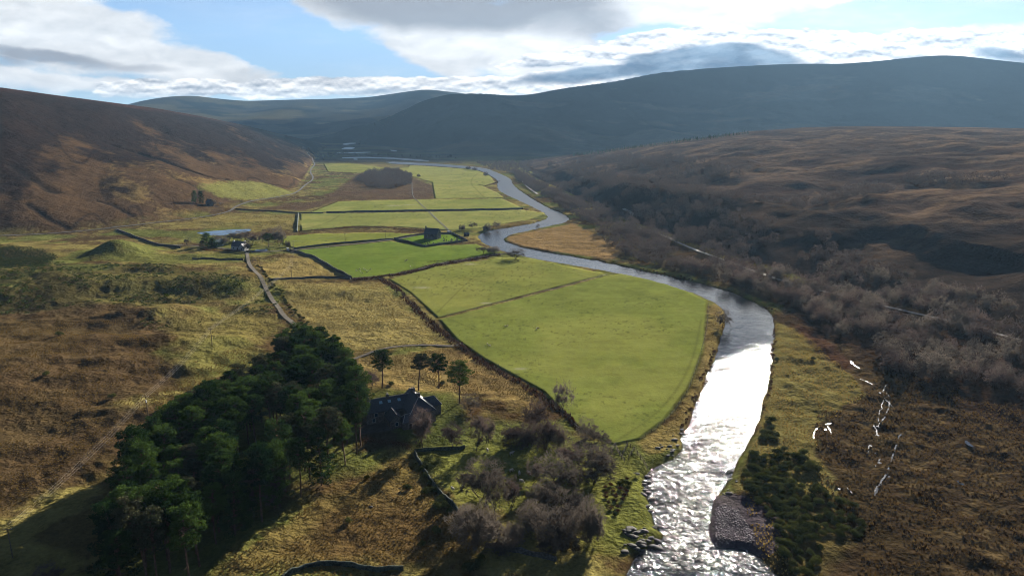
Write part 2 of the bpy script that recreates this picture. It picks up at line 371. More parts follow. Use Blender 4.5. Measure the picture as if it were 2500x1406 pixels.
# channel
bank = sst(-river_sd, -3.2, 2.6)
H_ = H_ * (1 - sst(-river_sd, -9, 0) * .85 * (1 - farw)) - bank * 2.3 * (1 - farw)
gravel = bump(1795, 1275, 9, 11, 1.0)
ter = H_
for px_, py_, r0_, z0_ in ((975, 1018, 22, 1.0), (572, 606, 22, .4), (528, 600, 14, .4), (1066, 584, 26, .5)):
    c_ = flat(px_, py_); m_ = 1 - sst(np.hypot(X - c_[0], Y - c_[1]), r0_, r0_ * 1.5); ter = ter * (1 - m_) + z0_ * m_
poolsd = {}
for k, v in POOLS.items():
    pz = sdf(FL(v), X, Y, 20.); poolsd[k] = pz
    m = 1 - sst(pz, 0, 14); ter = ter * (1 - m) + m * .1
    ter = ter - .8 * sst(-pz, -1, 2)
GUL = []
def hz(x, y):
    x = np.asarray(x, float); y = np.asarray(y, float)
    p = np.arctan2(x, y); r = np.hypot(x, y)
    i = np.clip(np.searchsorted(rs, r) - 1, 0, NR - 2); j = np.clip(np.searchsorted(phis, p) - 1, 0, NP - 2)
    fi = np.clip((r - rs[i]) / (rs[i + 1] - rs[i]), 0, 1); fj = (p - phis[j]) / (phis[j + 1] - phis[j])
    return (ter[i, j] * (1 - fj) + ter[i, j + 1] * fj) * (1 - fi) + (ter[i + 1, j] * (1 - fj) + ter[i + 1, j + 1] * fj) * fi
def hit(px, py):
    """where the sight line through a survey pixel meets the ground"""
    p, t = phi_tan(px, py)
    j = int(np.clip(np.searchsorted(phis, p) - 1, 0, NP - 2)); fj = (p - phis[j]) / (phis[j + 1] - phis[j])
    pr = ter[:, j] * (1 - fj) + ter[:, j + 1] * fj
    g = pr - (CH + rs * t); k = np.where((g[1:] >= 0) & (g[:-1] < 0) & (rs[1:] > 60))[0]
    if len(k) == 0: r = 3000.
    else:
        k = k[0]; f = -g[k] / (g[k + 1] - g[k]); r = rs[k] + f * (rs[k + 1] - rs[k])
    x, y = r * math.sin(p), r * math.cos(p)
    return np.array((x, y, float(hz(x, y))))
HT = lambda pts: np.array([hit(*p)[:2] for p in pts])
for ln_, w_, dp_ in (([(268, 352), (330, 372), (400, 392), (450, 412), (500, 430), (560, 440)], 4.5, 6), ([(20, 400), (80, 440), (130, 470)], 8, 4), ([(240, 490), (290, 505), (330, 530)], 4, 2.5), ([(420, 430), (480, 455), (475, 500)], 4, 2.), ([(60, 500), (100, 530), (160, 560)], 4, 2.5), ([(560, 320), (640, 350), (700, 372)], 9, 5)):
    d_ = sdf(jitter(chaikin(HT(ln_)), 6., 14., 7), X, Y, 50, False); GUL.append((d_, w_)); 
for (d_, w_), dp_ in zip(GUL, (5, 2.2, 1.5, 1.5, 1.5, 3)): ter = ter - dp_ * np.exp(-(d_ / w_) ** 2)

# ------------------------------------------------------------------ land cover colours (albedo)
def mixc(c, col, m):
    return c * (1 - m[..., None]) + np.asarray(col) * m[..., None]
n1 = fbm(X, Y, 60, 5, 61); n2 = fbm(X, Y, 17, 5, 63); n3 = fbm(X, Y, 5, 4, 65, .6); n4 = fbm(X, Y, 240, 4, 67)
streak = fbm(X * .35 + Y * .1, Y, 26, 4, 69)
C = np.ones(X.shape + (3,)) * np.array(lin(118, 100, 52))
C = mixc(C, lin(150, 136, 66), sst(n2, .46, .62)); C = mixc(C, lin(88, 66, 40), sst(n1 * .6 + n3 * .4, .50, .60) * .85)
C = mixc(C, lin(112, 122, 46), sst(fbm(X, Y, 45, 4, 71), .52, .66) * .7)
def zone(pts, col, amt=1., soft=5., jit=6., onflat=False):
    global C
    p = (FL if onflat else HT)(pts)
    d = sdf(p, X, Y, soft + jit + 2) + (n3 - .5) * 2 * jit + (n2 - .5) * jit
    m = (1 - sst(d, -soft, soft)) * amt
    C = mixc(C, col, m); return m
# left hill
up = np.clip(tA, 0, 1)
hillm = sst(tA, -.01, .04) * (hA > HB - 1) * (phis < phi_tan(815, 350)[0])
s_ = fbm(X * .8 + Y * .45, Y * .35, 55, 5, 73)
CA = np.ones_like(C) * np.array(lin(98, 74, 46))
CA = mixc(CA, lin(152, 124, 66), sst(s_ + .25 * (n3 - .5), .52, .66) * (1 - sst(up, .35, .8)))
CA = mixc(CA, lin(50, 38, 32), sst(s_ * .5 + n4 * .35 + up * .47 + n2 * .2 + .16 * sst(-PH, .42, .7), .56, .74))
CA = mixc(CA, lin(84, 52, 40), sst(up + .2 * n4, .95, 1.1) * .8)
CA = mixc(CA, lin(40, 30, 26), sst(gul + .3 * (n2 - .5), .17, .26) * .0 + sst(.06 - np.abs(fbm(X * .9 + Y * .5, Y * .25, 120, 3, 79) - .5), .045, .06) * .6)
C = C * (1 - hillm[..., None]) + CA * hillm[..., None]
# right moor
mr = sst(t1, -.02, .05) * (hB > HB - 1)
CB = np.ones_like(C) * np.array(lin(100, 82, 68))
CB = mixc(CB, lin(134, 108, 82), sst(streak + .3 * (n3 - .5), .50, .68)); CB = mixc(CB, lin(70, 56, 50), sst(fbm(X, Y * 1.6, 90, 5, 75), .52, .68) * .8)
CB = mixc(CB, lin(60, 50, 42), (1 - sst(t2 + .25 * (n1 - .5), -.05, .12)) * .85)
C = C * (1 - mr[..., None]) + CB * mr[..., None]
# mountain, far range
mc = sst(tC, -.02, .04) * (hC >= np.maximum(hA, hB) - 3)
CC = np.ones_like(C) * np.array(lin(96, 84, 62, .4))
CC = mixc(CC, lin(120, 100, 70, .4), sst(fbm(X, Y * 1.5, 260, 5, 77), .5, .7)); CC = mixc(CC, lin(48, 50, 44, .4), sst(fbm(X, Y * .7, 700, 5, 78) + .25 * sst(tC, .1, .5), .52, .62))
hillf = sst(PH, phi_tan(1330, 250)[0], phi_tan(1230, 250)[0]) * sst(tC, .15, .3); CC = mixc(CC, lin(40, 48, 40, .35), hillf * .85)
for px_, py_, rx_, ry_ in ((2020, 180, 60, 12), (1900, 215, 90, 10), (1650, 260, 120, 9), (1300, 275, 70, 8), (2250, 230, 80, 12)):
    p_, _t = phi_tan(px_, py_); CC = mixc(CC, lin(130, 118, 92, .4), np.clip(np.exp(-((PH - p_) / (rx_ / 1700.)) ** 2 - ((RR - (3600 + (390 - py_) * 11)) / (ry_ * 22.)) ** 2) - .25 + (fbm(X, Y, 90, 4, 141) - .5) * .8, 0, .5))
CC = CC * (.72 + .56 * fbm(X, Y * .6, 150, 5, 143))[..., None]
C = C * (1 - mc[..., None]) + CC * mc[..., None]
md = sst(RR, 5300, 5600) * (1 - mc); CD = np.ones_like(C) * np.array(lin(78, 76, 60, .4))
CD = mixc(CD, lin(36, 46, 40, .35), sst(fbm(X * .6, Y, 420, 4, 81), .5, .56)); CD = mixc(CD, lin(120, 112, 70, .4), sst(fbm(X * .5, Y, 500, 4, 83), .55, .62) * .8)
C = C * (1 - md[..., None]) + CD * md[..., None]
fv = sst(RR, 2050, 2400) * (1 - mc) * (1 - md) * (1 - hillm) * (1 - mr)
CF = np.ones_like(C) * np.array(lin(104, 88, 56)); CF = mixc(CF, lin(66, 58, 44), sst(fbm(X * .5, Y, 130, 4, 85), .48, .6)); CF = mixc(CF, lin(120, 112, 62), sst(fbm(X * .4, Y, 160, 4, 86), .56, .66))
C = C * (1 - fv[..., None]) + CF * fv[..., None]
for d_, w_ in GUL: C = mixc(C, lin(44, 36, 30), np.exp(-(d_ / (w_ * .9)) ** 2) * .8)
# zones
BRN = lin(98, 77, 48); STR = lin(156, 138, 72)
zone([(0, 735), (330, 742), (400, 790), (330, 850), (470, 900), (300, 980), (460, 1010), (380, 1060), (0, 1260), (-500, 1500), (-500, 735)], BRN, .93, 6, 9)
zone([(-200, 640), (60, 640), (440, 650), (620, 690), (520, 735), (350, 745), (150, 752), (-200, 770)], lin(84, 84, 40), .55, 6, 12)
zone([(680, 688), (930, 690), (1000, 760), (1085, 842), (900, 850), (830, 858), (740, 790)], STR, .85, 3, 3)
zone([(400, 780), (640, 745), (690, 800), (560, 890), (430, 1010), (450, 900)], lin(140, 128, 58), .6, 6, 9)
zone([(250, 610), (600, 615), (600, 640), (420, 645), (230, 635)], lin(112, 116, 46), .8, 6, 6)
zone([(620, 650), (700, 628), (760, 630), (850, 680), (700, 682), (650, 670)], lin(160, 138, 70), .8, 3, 3)
zone([(780, 492), (830, 455), (880, 420), (960, 425), (1005, 432), (1060, 455), (1060, 486), (820, 490), (740, 515), (640, 512), (700, 495)], lin(104, 80, 56), .9, 6, 6, True)
zone([(480, 455), (560, 442), (640, 446), (725, 468), (690, 480), (620, 488), (540, 482)], lin(140, 140, 60), .85, 8, 12)
zone([(560, 520), (730, 524), (728, 562), (600, 556), (400, 560), (450, 545)], lin(152, 136, 64), .7, 6, 8, True)
zone([(490, 1406), (640, 1310), (800, 1205), (1010, 1108), (1060, 1200), (1110, 1250), (1180, 1335), (1000, 1380), (700, 1400)], lin(132, 108, 54), .75, 4, 6)
zone([(850, 1250), (960, 1220), (1060, 1260), (1100, 1330), (900, 1370), (700, 1340)], lin(100, 76, 42), .7, 5, 7)
zone([(1010, 1105), (1200, 1090), (1480, 1100), (1510, 1090), (1580, 1120), (1575, 1200), (1590, 1290), (1520, 1340), (1430, 1340), (1380, 1250), (1120, 1230), (1060, 1170)], lin(126, 128, 48), .85, 4, 5)
zone([(860, 880), (1100, 850), (1320, 960), (1300, 1000), (1150, 960), (900, 960)], lin(160, 132, 72), .75, 5, 6)
zone([(900, 950), (1110, 960), (1150, 1050), (1080, 1100), (1000, 1090), (900, 1080)], lin(88, 96, 38), .85, 4, 4)
zone([(880, 1055), (960, 1050), (1000, 1085), (880, 1110), (850, 1100)], lin(74, 50, 38), .8, 2, 3)
zone([(880, 1020), (950, 1018), (960, 1050), (880, 1060)], lin(92, 86, 84), .9, 1, 1)
# east bank
zone([(1880, 760), (2600, 760), (2700, 1500), (1880, 1500), (1790, 1200), (1850, 1050)], lin(74, 58, 38), .95, 3, 4)
tus = (fbm(X, Y, 7, 3, 91) * .5 + fbm(X * 1., Y * 1.3, 2.6, 2, 93) * .5)
C = mixc(C, lin(118, 98, 60), rightland * rough * sst(tus, .5, .62) * .6 * (1 - mr))
zone([(1892, 785), (1960, 815), (2020, 870), (2085, 925), (2112, 962), (2060, 990), (2010, 1020), (1985, 1060), (1998, 1110), (2030, 1170), (2045, 1210), (1930, 1230), (1800, 1195), (1850, 1050), (1885, 900)], lin(134, 122, 60), .92, 1.5, 2)
zone([(1930, 790), (1990, 808), (2040, 850), (2090, 900), (2060, 905), (1990, 860)], lin(90, 60, 42), .75, 2, 3)
zone([(1600, 655), (1750, 690), (1900, 745), (1960, 790), (2150, 900), (2250, 960), (2500, 1060), (2700, 1000), (2500, 860), (2200, 760), (1900, 670), (1600, 580)], lin(66, 50, 38), .85, 5, 6)
zone([(1240, 578), (1400, 545), (1425, 560), (1500, 590), (1530, 610), (1500, 632), (1300, 606), (1240, 593)], lin(160, 128, 76), .95, 2, 3, True)
zone([(1745, 740), (1775, 765), (1768, 800), (1740, 880), (1715, 960), (1680, 1040), (1650, 1100), (1580, 1110), (1560, 1080), (1640, 1030), (1700, 950), (1725, 850), (1730, 750)], lin(150, 128, 66), .8, 1.5, 2)
zone([(1745, 1235), (1800, 1240), (1850, 1320), (1820, 1345), (1745, 1330)], lin(96, 86, 92), .95, 1, 1)
zone([(1850, 1250), (2040, 1230), (2090, 1330), (2000, 1420), (1860, 1400)], lin(112, 98, 48), .7, 3, 4)
# fields
FG = {'f1': (138, 147, 58), 'f2': (142, 148, 60), 'f3': (120, 142, 42), 'f4': (142, 150, 54), 'yard': (116, 148, 30), 'f5': (150, 155, 72), 'f6': (148, 155, 68), 'f7': (154, 158, 72), 'f8': (146, 148, 60)}
fn = fbm(X, Y, 34, 5, 95); fs = fbm(X * .25 + Y * .12, Y, 3.0, 3, 96); fp = fbm(X, Y, 3.0, 3, 97)
for k, p in fpoly.items():
    d = sdf(p, X, Y, 5.) + (n3 - .5) * 1.5
    m = 1 - sst(d, -.9, .9)
    c = np.ones_like(C) * np.array(lin(*FG[k])) * .86
    c = mixc(c, np.array(lin(*FG[k])) * np.array((1.3, 1.12, 1.35)), sst(fn, .35, .7) * .5)
    c = c * (.90 + .10 * sst(fs, .3, .7) + .22 * (fp - .5) + .3 * (n2 - .5))[..., None]
    C = C * (1 - m[..., None]) + c * m[..., None]
for px_, py_, a_, b_ in ((1028, 702, 5, 2.), (1187, 740, 3, 1.6), (962, 502, 10, 4), (1150, 645, 5, 2.5), (1000, 500, 8, 3), (1270, 900, 2.5, 1.2)):
    c_ = flat(px_, py_); m_ = np.exp(-(((X - c_[0]) / a_) ** 2 + ((Y - c_[1]) / b_) ** 2) + (n3 - .5) * 2); C = mixc(C, lin(176, 172, 140), np.clip(m_, 0, .8))
for ln_, w_, a_ in (([(1075, 770), (1150, 800), (1210, 830)], .5, .5), ([(1062, 768), (1100, 730), (1140, 690), (1180, 660)], .6, .45), ([(1715, 860), (1690, 930), (1640, 1010)], 1.0, .5), ([(1130, 835), (1200, 842), (1320, 900)], .5, .35), ([(1300, 640), (1480, 690), (1700, 760)], .8, .3), ([(1190, 410), (1140, 440), (1180, 480)], 1.5, .4), ([(740, 560), (800, 545), (830, 525)], 1.2, .4), ([(1500, 1080), (1620, 1000), (1690, 890), (1712, 780)], .7, .4)):
    d_ = sdf(chaikin(FL(ln_)), X, Y, 8, False); C = mixc(C, lin(96, 96, 44), np.exp(-(d_ / w_) ** 2) * a_)
rp = sst(fbm(X, Y, 2.2, 3, 111), .68, .76) * sst(n1, .5, .62) * fmask; C = mixc(C, lin(84, 88, 40), rp * .6)
for ln_, w_ in (([(925, 678), (965, 700), (1010, 745), (1040, 780), (1110, 835), (1180, 885), (1260, 930), (1320, 968), (1380, 1010), (1410, 1045)], 1.8), ([(857, 683), (925, 677), (1000, 665), (1060, 648), (1150, 633), (1225, 620)], 2.2), ([(735, 564), (860, 554), (960, 556), (1040, 565)], 3.)):
    d_ = sdf(jitter(chaikin(FL(ln_)), .8, 3., 5), X, Y, 9, False) + (n3 - .5) * 2; C = mixc(C, lin(64, 48, 32), (1 - sst(d_, w_ * .5, w_ * 1.3)) * .9)
# river bed and banks: dark wet stone and turf edge
bk = (1 - sst(np.abs(river_sd + .6), .6, 1.7)) * (1 - farw) * (fbm(X, Y, 6, 3, 99) > .38)
C = mixc(C, lin(60, 46, 34), bk * .75)
C = mixc(C, lin(52, 40, 28), sst(-river_sd, 0, 1.5))
# gravel bar stands out of the water
C = mixc(C, lin(92, 82, 88), (gravel > .35).astype(float) * .9)
ter = ter + gravel * .8 * sst(-river_sd, -4, 1)
lum_ = (C * np.array((.25, .65, .1))).sum(-1, keepdims=True); C = (lum_ + (C - lum_) * (.88 + .03 * fmask)[..., None]) * (.90 + .08 * fmask)[..., None]
rufv = np.clip(1 - .93 * fmask, 0, 1)

# ------------------------------------------------------------------ mesh / object helpers
def new_mesh(name, verts, faces, mats=()):
    me = bpy.data.meshes.new(name); v = np.asarray(verts, np.float32)
    if isinstance(faces, np.ndarray):
        k = faces.shape[1]; me.vertices.add(len(v)); me.vertices.foreach_set('co', v.ravel())
        me.loops.add(faces.size); me.loops.foreach_set('vertex_index', faces.astype(np.int32).ravel())
        me.polygons.add(len(faces)); me.polygons.foreach_set('loop_start', np.arange(0, faces.size, k, dtype=np.int32))
        me.update(calc_edges=True)
    else:
        me.from_pydata([tuple(map(float, a)) for a in v], [], faces)
    me.validate(); me.update()
    for m in mats: me.materials.append(m)
    return me
def obj(name, me, parent=None, loc=None, smooth=False):
    o = bpy.data.objects.new(name, me); COL.objects.link(o)
    if parent is not None: o.parent = parent
    if loc is not None: o.location = loc
    if smooth and me: me.polygons.foreach_set('use_smooth', np.ones(len(me.polygons), bool))
    return o
def tag(o, label, cat, group=None, kind=None):
    o['label'] = label; o['category'] = cat
    if group: o['group'] = group
    if kind: o['kind'] = kind
    return o
def struct(name, me, smooth=False):
    o = obj(name, me, smooth=smooth); o['kind'] = 'structure'; return o
def empty(name, loc, rz=0., sc=1.):
    o = bpy.data.objects.new(name, None); COL.objects.link(o); o.location = loc; o.rotation_euler = (0, 0, rz); o.scale = (sc,) * 3 if not hasattr(sc, '__len__') else sc
    o.empty_display_size = .5; return o
def mat(name):
    m = bpy.data.materials.new(name); m.use_nodes = True; m.node_tree.nodes.clear(); return m, N(m.node_tree)
def out(q, sh): o = q.n.new('ShaderNodeOutputMaterial'); q.l.new(sh, o.inputs[0])
def pmat(name, col, rough=.9, var=.35, scale=3., spec=.2, bump_=0., bscale=8., col2=None):
    m, q = mat(name); tc = q.n.new('ShaderNodeTexCoord').outputs['Object']
    nz = q.noise(tc, scale, 5, .6)
    c2 = col2 or tuple(min(1, c * (1 + var)) for c in col); c1 = tuple(c * (1 - var) for c in col) if not col2 else col
    c = q.mix(q.step(nz, .35, .65), c1, c2)
    b = q.node('ShaderNodeBsdfPrincipled', None, Roughness=rough); q.l.new(c, b.inputs['Base Color']); b.inputs['Specular IOR Level'].default_value = spec
    if bump_:
        bp = q.node('ShaderNodeBump', None, Strength=1., Distance=bump_); q.l.new(q.noise(tc, bscale, 4, .6), bp.inputs['Height']); q.l.new(bp.outputs[0], b.inputs['Normal'])
    out(q, b.outputs[0]); return m
def leafmat(name, c1, c2, trans=.3):
    m, q = mat(name); tc = q.n.new('ShaderNodeTexCoord').outputs['Object']
    oi = q.n.new('ShaderNodeObjectInfo').outputs['Random']
    f = q.m('ADD', q.m('MULTIPLY', q.noise(tc, .45, 3), .8), q.m('MULTIPLY', oi, .5))
    c = q.mix(q.step(f, .3, 1.0), c1, c2)
    d = q.n.new('ShaderNodeBsdfDiffuse'); q.l.new(c, d.inputs[0]); t = q.n.new('ShaderNodeBsdfTranslucent'); q.l.new(c, t.inputs[0])
    mx = q.n.new('ShaderNodeMixShader'); mx.inputs[0].default_value = trans; q.l.new(d.outputs[0], mx.inputs[1]); q.l.new(t.outputs[0], mx.inputs[2])
    out(q, mx.outputs[0]); return m

# ------------------------------------------------------------------ ground
def ground_material():
    m, q = mat('turf_and_heather'); tc = q.n.new('ShaderNodeTexCoord').outputs['Object']
    a = q.node('ShaderNodeAttribute', None, attribute_name='cover'); rg = a.outputs['Alpha']
    n_a = q.noise(tc, .9, 6, .65); n_b = q.noise(tc, .16, 5, .6); n_c = q.noise(tc, .022, 6, .62)
    f = q.m('ADD', q.m('MULTIPLY', q.m('SUBTRACT', n_a, .5), 1.5), q.m('ADD', q.m('MULTIPLY', q.m('SUBTRACT', n_b, .5), 1.1), q.m('MULTIPLY', q.m('SUBTRACT', n_c, .5), .9)))
    amt = q.m('ADD', .22, q.m('MULTIPLY', rg, .78))
    mul = q.m('MAXIMUM', q.m('ADD', 1., q.m('MULTIPLY', f, amt)), .25)
    vm = q.node('ShaderNodeVectorMath', None, operation='SCALE'); q.l.new(a.outputs['Color'], vm.inputs[0]); q.l.new(mul, vm.inputs['Scale'])
    b = q.node('ShaderNodeBsdfPrincipled', None, Roughness=1.); q.l.new(vm.outputs[0], b.inputs['Base Color']); b.inputs['Specular IOR Level'].default_value = .0
    bh = q.m('ADD', q.m('MULTIPLY', q.noise(tc, .55, 5, .6), q.m('MULTIPLY', q.m('ADD', rg, .12), 1.3)), q.m('MULTIPLY', q.noise(tc, .06, 5, .6), q.m('MULTIPLY', rg, 5.)))
    bp = q.node('ShaderNodeBump', None, Strength=.75, Distance=1.); q.l.new(bh, bp.inputs['Height']); q.l.new(bp.outputs[0], b.inputs['Normal'])
    out(q, b.outputs[0]); return m
def build_ground():
    n = NR * NP; V = np.stack([X, Y, ter], -1).reshape(n, 3)
    i, j = np.meshgrid(np.arange(NR - 1), np.arange(NP - 1), indexing='ij'); a = (i * NP + j).ravel()
    F = np.stack([a, a + NP, a + NP + 1, a + 1], 1)
    # centre cap under the drone
    c0 = n; V = np.vstack([V, [[0, 0, float(ter[0].mean())]]])
    me = bpy.data.meshes.new('ground'); me.vertices.add(len(V)); me.vertices.foreach_set('co', V.astype(np.float32).ravel())
    T = np.stack([np.full(NP - 1, c0), np.arange(NP - 1), np.arange(1, NP)], 1)
    loops = np.concatenate([F.ravel(), T.ravel()]).astype(np.int32); me.loops.add(len(loops)); me.loops.foreach_set('vertex_index', loops)
    st = np.concatenate([np.arange(0, F.size, 4), F.size + np.arange(0, T.size, 3)]).astype(np.int32)
    me.polygons.add(len(st)); me.polygons.foreach_set('loop_start', st); me.update(calc_edges=True)
    me.polygons.foreach_set('use_smooth', np.ones(len(st), bool))
    at = me.color_attributes.new('cover', 'FLOAT_COLOR', 'POINT')
    rgba = np.concatenate([np.clip(C, 0, 1), rufv[..., None]], -1).reshape(n, 4); rgba = np.vstack([rgba, rgba[:1]])
    at.data.foreach_set('color', rgba.astype(np.float32).ravel())
    me.materials.append(ground_material()); struct('ground', me)
build_ground()

# ------------------------------------------------------------------ water
def water_material():
    m, q = mat('river_water'); tc = q.n.new('ShaderNodeTexCoord').outputs['Object']
    b = q.node('ShaderNodeBsdfPrincipled', None, Roughness=.07); b.inputs['Base Color'].default_value = (.012, .012, .012, 1); b.inputs['IOR'].default_value = 1.33
    b.inputs['Specular IOR Level'].default_value = .5
    sp = q.n.new('ShaderNodeSeparateXYZ'); q.l.new(tc, sp.inputs[0])
    q.l.new(q.m('ADD', .055, q.m('MULTIPLY', q.step(sp.outputs[1], 350., 900.), .24)), b.inputs['Roughness'])
    nearm = q.m('SUBTRACT', 1., q.step(sp.outputs[1], 200., 360.))
    calm = q.m('ADD', .6, q.m('MULTIPLY', q.step(q.noise(tc, .07, 4, .65), .32, .68), .5))
    sv = q.node('ShaderNodeMapping', None, Vector=tc); sv.inputs['Scale'].default_value = (1., .75, 1.); sv = sv.outputs[0]
    h = q.m('ADD', q.m('MULTIPLY', q.noise(sv, .62, 2, .45, Distortion=1.2), q.m('ADD', .06, q.m('MULTIPLY', nearm, 1.0))), q.m('MULTIPLY', q.noise(sv, 1.9, 1, .5), q.m('ADD', .05, q.m('MULTIPLY', nearm, .16))))
    h = q.m('MULTIPLY', q.m('ADD', h, q.m('MULTIPLY', q.noise(sv, .2, 2, .5), q.m('ADD', .12, q.m('MULTIPLY', nearm, .5)))), calm)
    bp = q.node('ShaderNodeBump', None, Strength=1., Distance=1.); q.l.new(h, bp.inputs['Height']); q.l.new(bp.outputs[0], b.inputs['Normal'])
    # broken white water where the river falls over the rocks
    foam = q.m('MULTIPLY', q.step(q.noise(tc, .55, 6, .68), .58, .70), q.m('SUBTRACT', 1., q.step(sp.outputs[1], 160., 200.)))
    fb = q.node('ShaderNodeBsdfDiffuse', None); fb.inputs[0].default_value = (.5, .5, .52, 1)
    mx = q.n.new('ShaderNodeMixShader'); q.l.new(q.m('MULTIPLY', foam, .75), mx.inputs[0]); q.l.new(b.outputs[0], mx.inputs[1]); q.l.new(fb.outputs[0], mx.inputs[2])
    out(q, mx.outputs[0]); return m
WM = water_material()
def still_water():
    m, q = mat('still_water'); tc = q.n.new('ShaderNodeTexCoord').outputs['Object']
    b = q.node('ShaderNodeBsdfPrincipled', None, Roughness=.12); b.inputs['Base Color'].default_value = (.02, .022, .025, 1); b.inputs['IOR'].default_value = 1.33
    bp = q.node('ShaderNodeBump', None, Strength=1., Distance=.065); q.l.new(q.noise(tc, .7, 3), bp.inputs['Height']); q.l.new(bp.outputs[0], b.inputs['Normal'])
    out(q, b.outputs[0]); return m
SW = still_water(); SW.node_tree.nodes['Principled BSDF'].inputs['Roughness'].default_value = .10; FW = still_water(); FW.name = 'ruffled_water'; FW.node_tree.nodes['Principled BSDF'].inputs['Roughness'].default_value = .32
def sheet(name, poly, zf, m):
    pts = [Vector((p[0], p[1], 0)) for p in poly]
    tris = tessellate_polygon([pts]); V = [(p[0], p[1], zf(p[0], p[1])) for p in poly]
    F = []
    for t in tris:
        a, b, c = [V[k] for k in t]
        if (b[0] - a[0]) * (c[1] - a[1]) - (b[1] - a[1]) * (c[0] - a[0]) < 0: t = (t[0], t[2], t[1])
        F.append(tuple(t))
    me = new_mesh(name, V, F, [m]); return struct(name, me)
def wz(x, y):
    t = float(sst(np.array(math.hypot(x, y)), 1150, 1500)); return WZ * (1 - t) + (float(hz(x, y)) * .0 + 1.0) * t
sheet('river', river_poly, wz, WM)
for k, v in POOLS.items(): sheet(k, chaikin(FL(v), True, 2), lambda x, y: -.25, SW)
def draped(x, y, off=.2): return float(hz(x, y)) + off
far_pools = [[(838, 362), (850, 360), (868, 361), (862, 365), (845, 366), (832, 365)], [(835, 356), (850, 353), (870, 353), (868, 355), (855, 356), (850, 358), (838, 358)],
    [(950, 367), (965, 368), (972, 371), (958, 371)], [(835, 386), (880, 384), (950, 386), (1000, 389), (1045, 393), (1048, 396), (1000, 393), (950, 389), (880, 387), (835, 388)], [(862, 389), (872, 389), (874, 391), (864, 391)],
    [(820, 374), (860, 373), (905, 372), (905, 374), (860, 375), (822, 376)]]
def maxh(poly):
    return max(float(hz(p[0], p[1])) for p in poly)
for p in far_pools:
    P = chaikin(FL(p), True, 1); zz = maxh(P) + 1.2; sheet('river_pool', P, lambda x, y: zz, FW)
def bog(path, wid, seed):
    """wet channels: short irregular reaches of water with small gaps"""
    P = jitter(chaikin(HT(path), it=2), .7, 1.2, seed + 40); r = random.Random(seed); i = 0
    while i < len(P) - 2:
        n = min(r.randint(4, 12), len(P) - 1 - i); seg = P[i:i + n + 1]; T = np.gradient(seg, axis=0); T /= np.hypot(T[:, 0], T[:, 1])[:, None]; nn = np.stack([-T[:, 1], T[:, 0]], 1)
        ww = np.array([wid * r.uniform(.25, .8) * (1 if 0 < k < n else .15) for k in range(n + 1)])[:, None]; pts = np.vstack([seg + nn * ww, (seg - nn * ww * r.uniform(.5, 1.2))[::-1]])
        yield [tuple(p) for p in pts], float(np.mean(hz(pts[:, 0], pts[:, 1]))) + .12
        if r.random() < .5:
            c = seg[n // 2] + np.array((r.uniform(-3, 3), r.uniform(-2, 2))); a = [(c[0] + r.uniform(.3, .9) * math.cos(q), c[1] + r.uniform(.3, .9) * math.sin(q)) for q in np.linspace(0, 6.28, 8)[:-1]]; yield a, max(float(hz(*p)) for p in a)
        i += n - 1 + r.choice((0, 0, 0, 2))
BOGS = [([(2165, 940), (2150, 965), (2175, 990), (2160, 1020), (2140, 1050)], .42), ([(2158, 972), (2150, 1000), (2142, 1030)], .3), ([(2165, 960), (2185, 1000), (2172, 975)], .3), ([(2135, 1030), (2145, 1060), (2128, 1080)], .4), ([(2200, 1060), (2180, 1110), (2170, 1150), (2145, 1190), (2128, 1220)], .6),
        ([(2035, 1032), (2015, 1038)], .2), ([(1996, 1046), (1985, 1060), (1986, 1078)], .22), ([(2020, 1042), (2030, 1060)], .25), ([(2075, 880), (2095, 900)], .3), ([(2100, 925), (2130, 940)], .25), ([(2125, 1080), (2120, 1110)], .3), ([(2150, 1120), (2135, 1140)], .25), ([(2068, 1190), (2080, 1205)], .3)]
def build_bog():
    V, F = [], []; k = 0
    for i, (p, wd) in enumerate(BOGS):
        for pts, z in bog(p, wd, i):
            b = len(V); cz = z + .02 + .004 * (k % 7); k += 1
            V += [(*q, cz) for q in pts]; F.append(tuple(range(b, b + len(pts))))
    for c, rr in (((2366, 1086), 1.6), ((2345, 1180), 1.2), ((2362, 1080), 1.0)):
        q0 = hit(*c); b = len(V); z = q0[2] + .25
        V += [(q0[0] + rr * .5 * math.cos(a), q0[1] + rr * math.sin(a) * 1.3, z) for a in np.linspace(0, 2 * math.pi, 10)[:-1]]; F.append(tuple(range(b, len(V))))
    me = new_mesh('bog_pools', V, F, [SW]); o = obj('bog_pools', me); o['kind'] = 'stuff'; tag(o, 'chains of small bright bog pools in the brown tussocks east of the river', 'bog pools', kind='stuff')
build_bog()

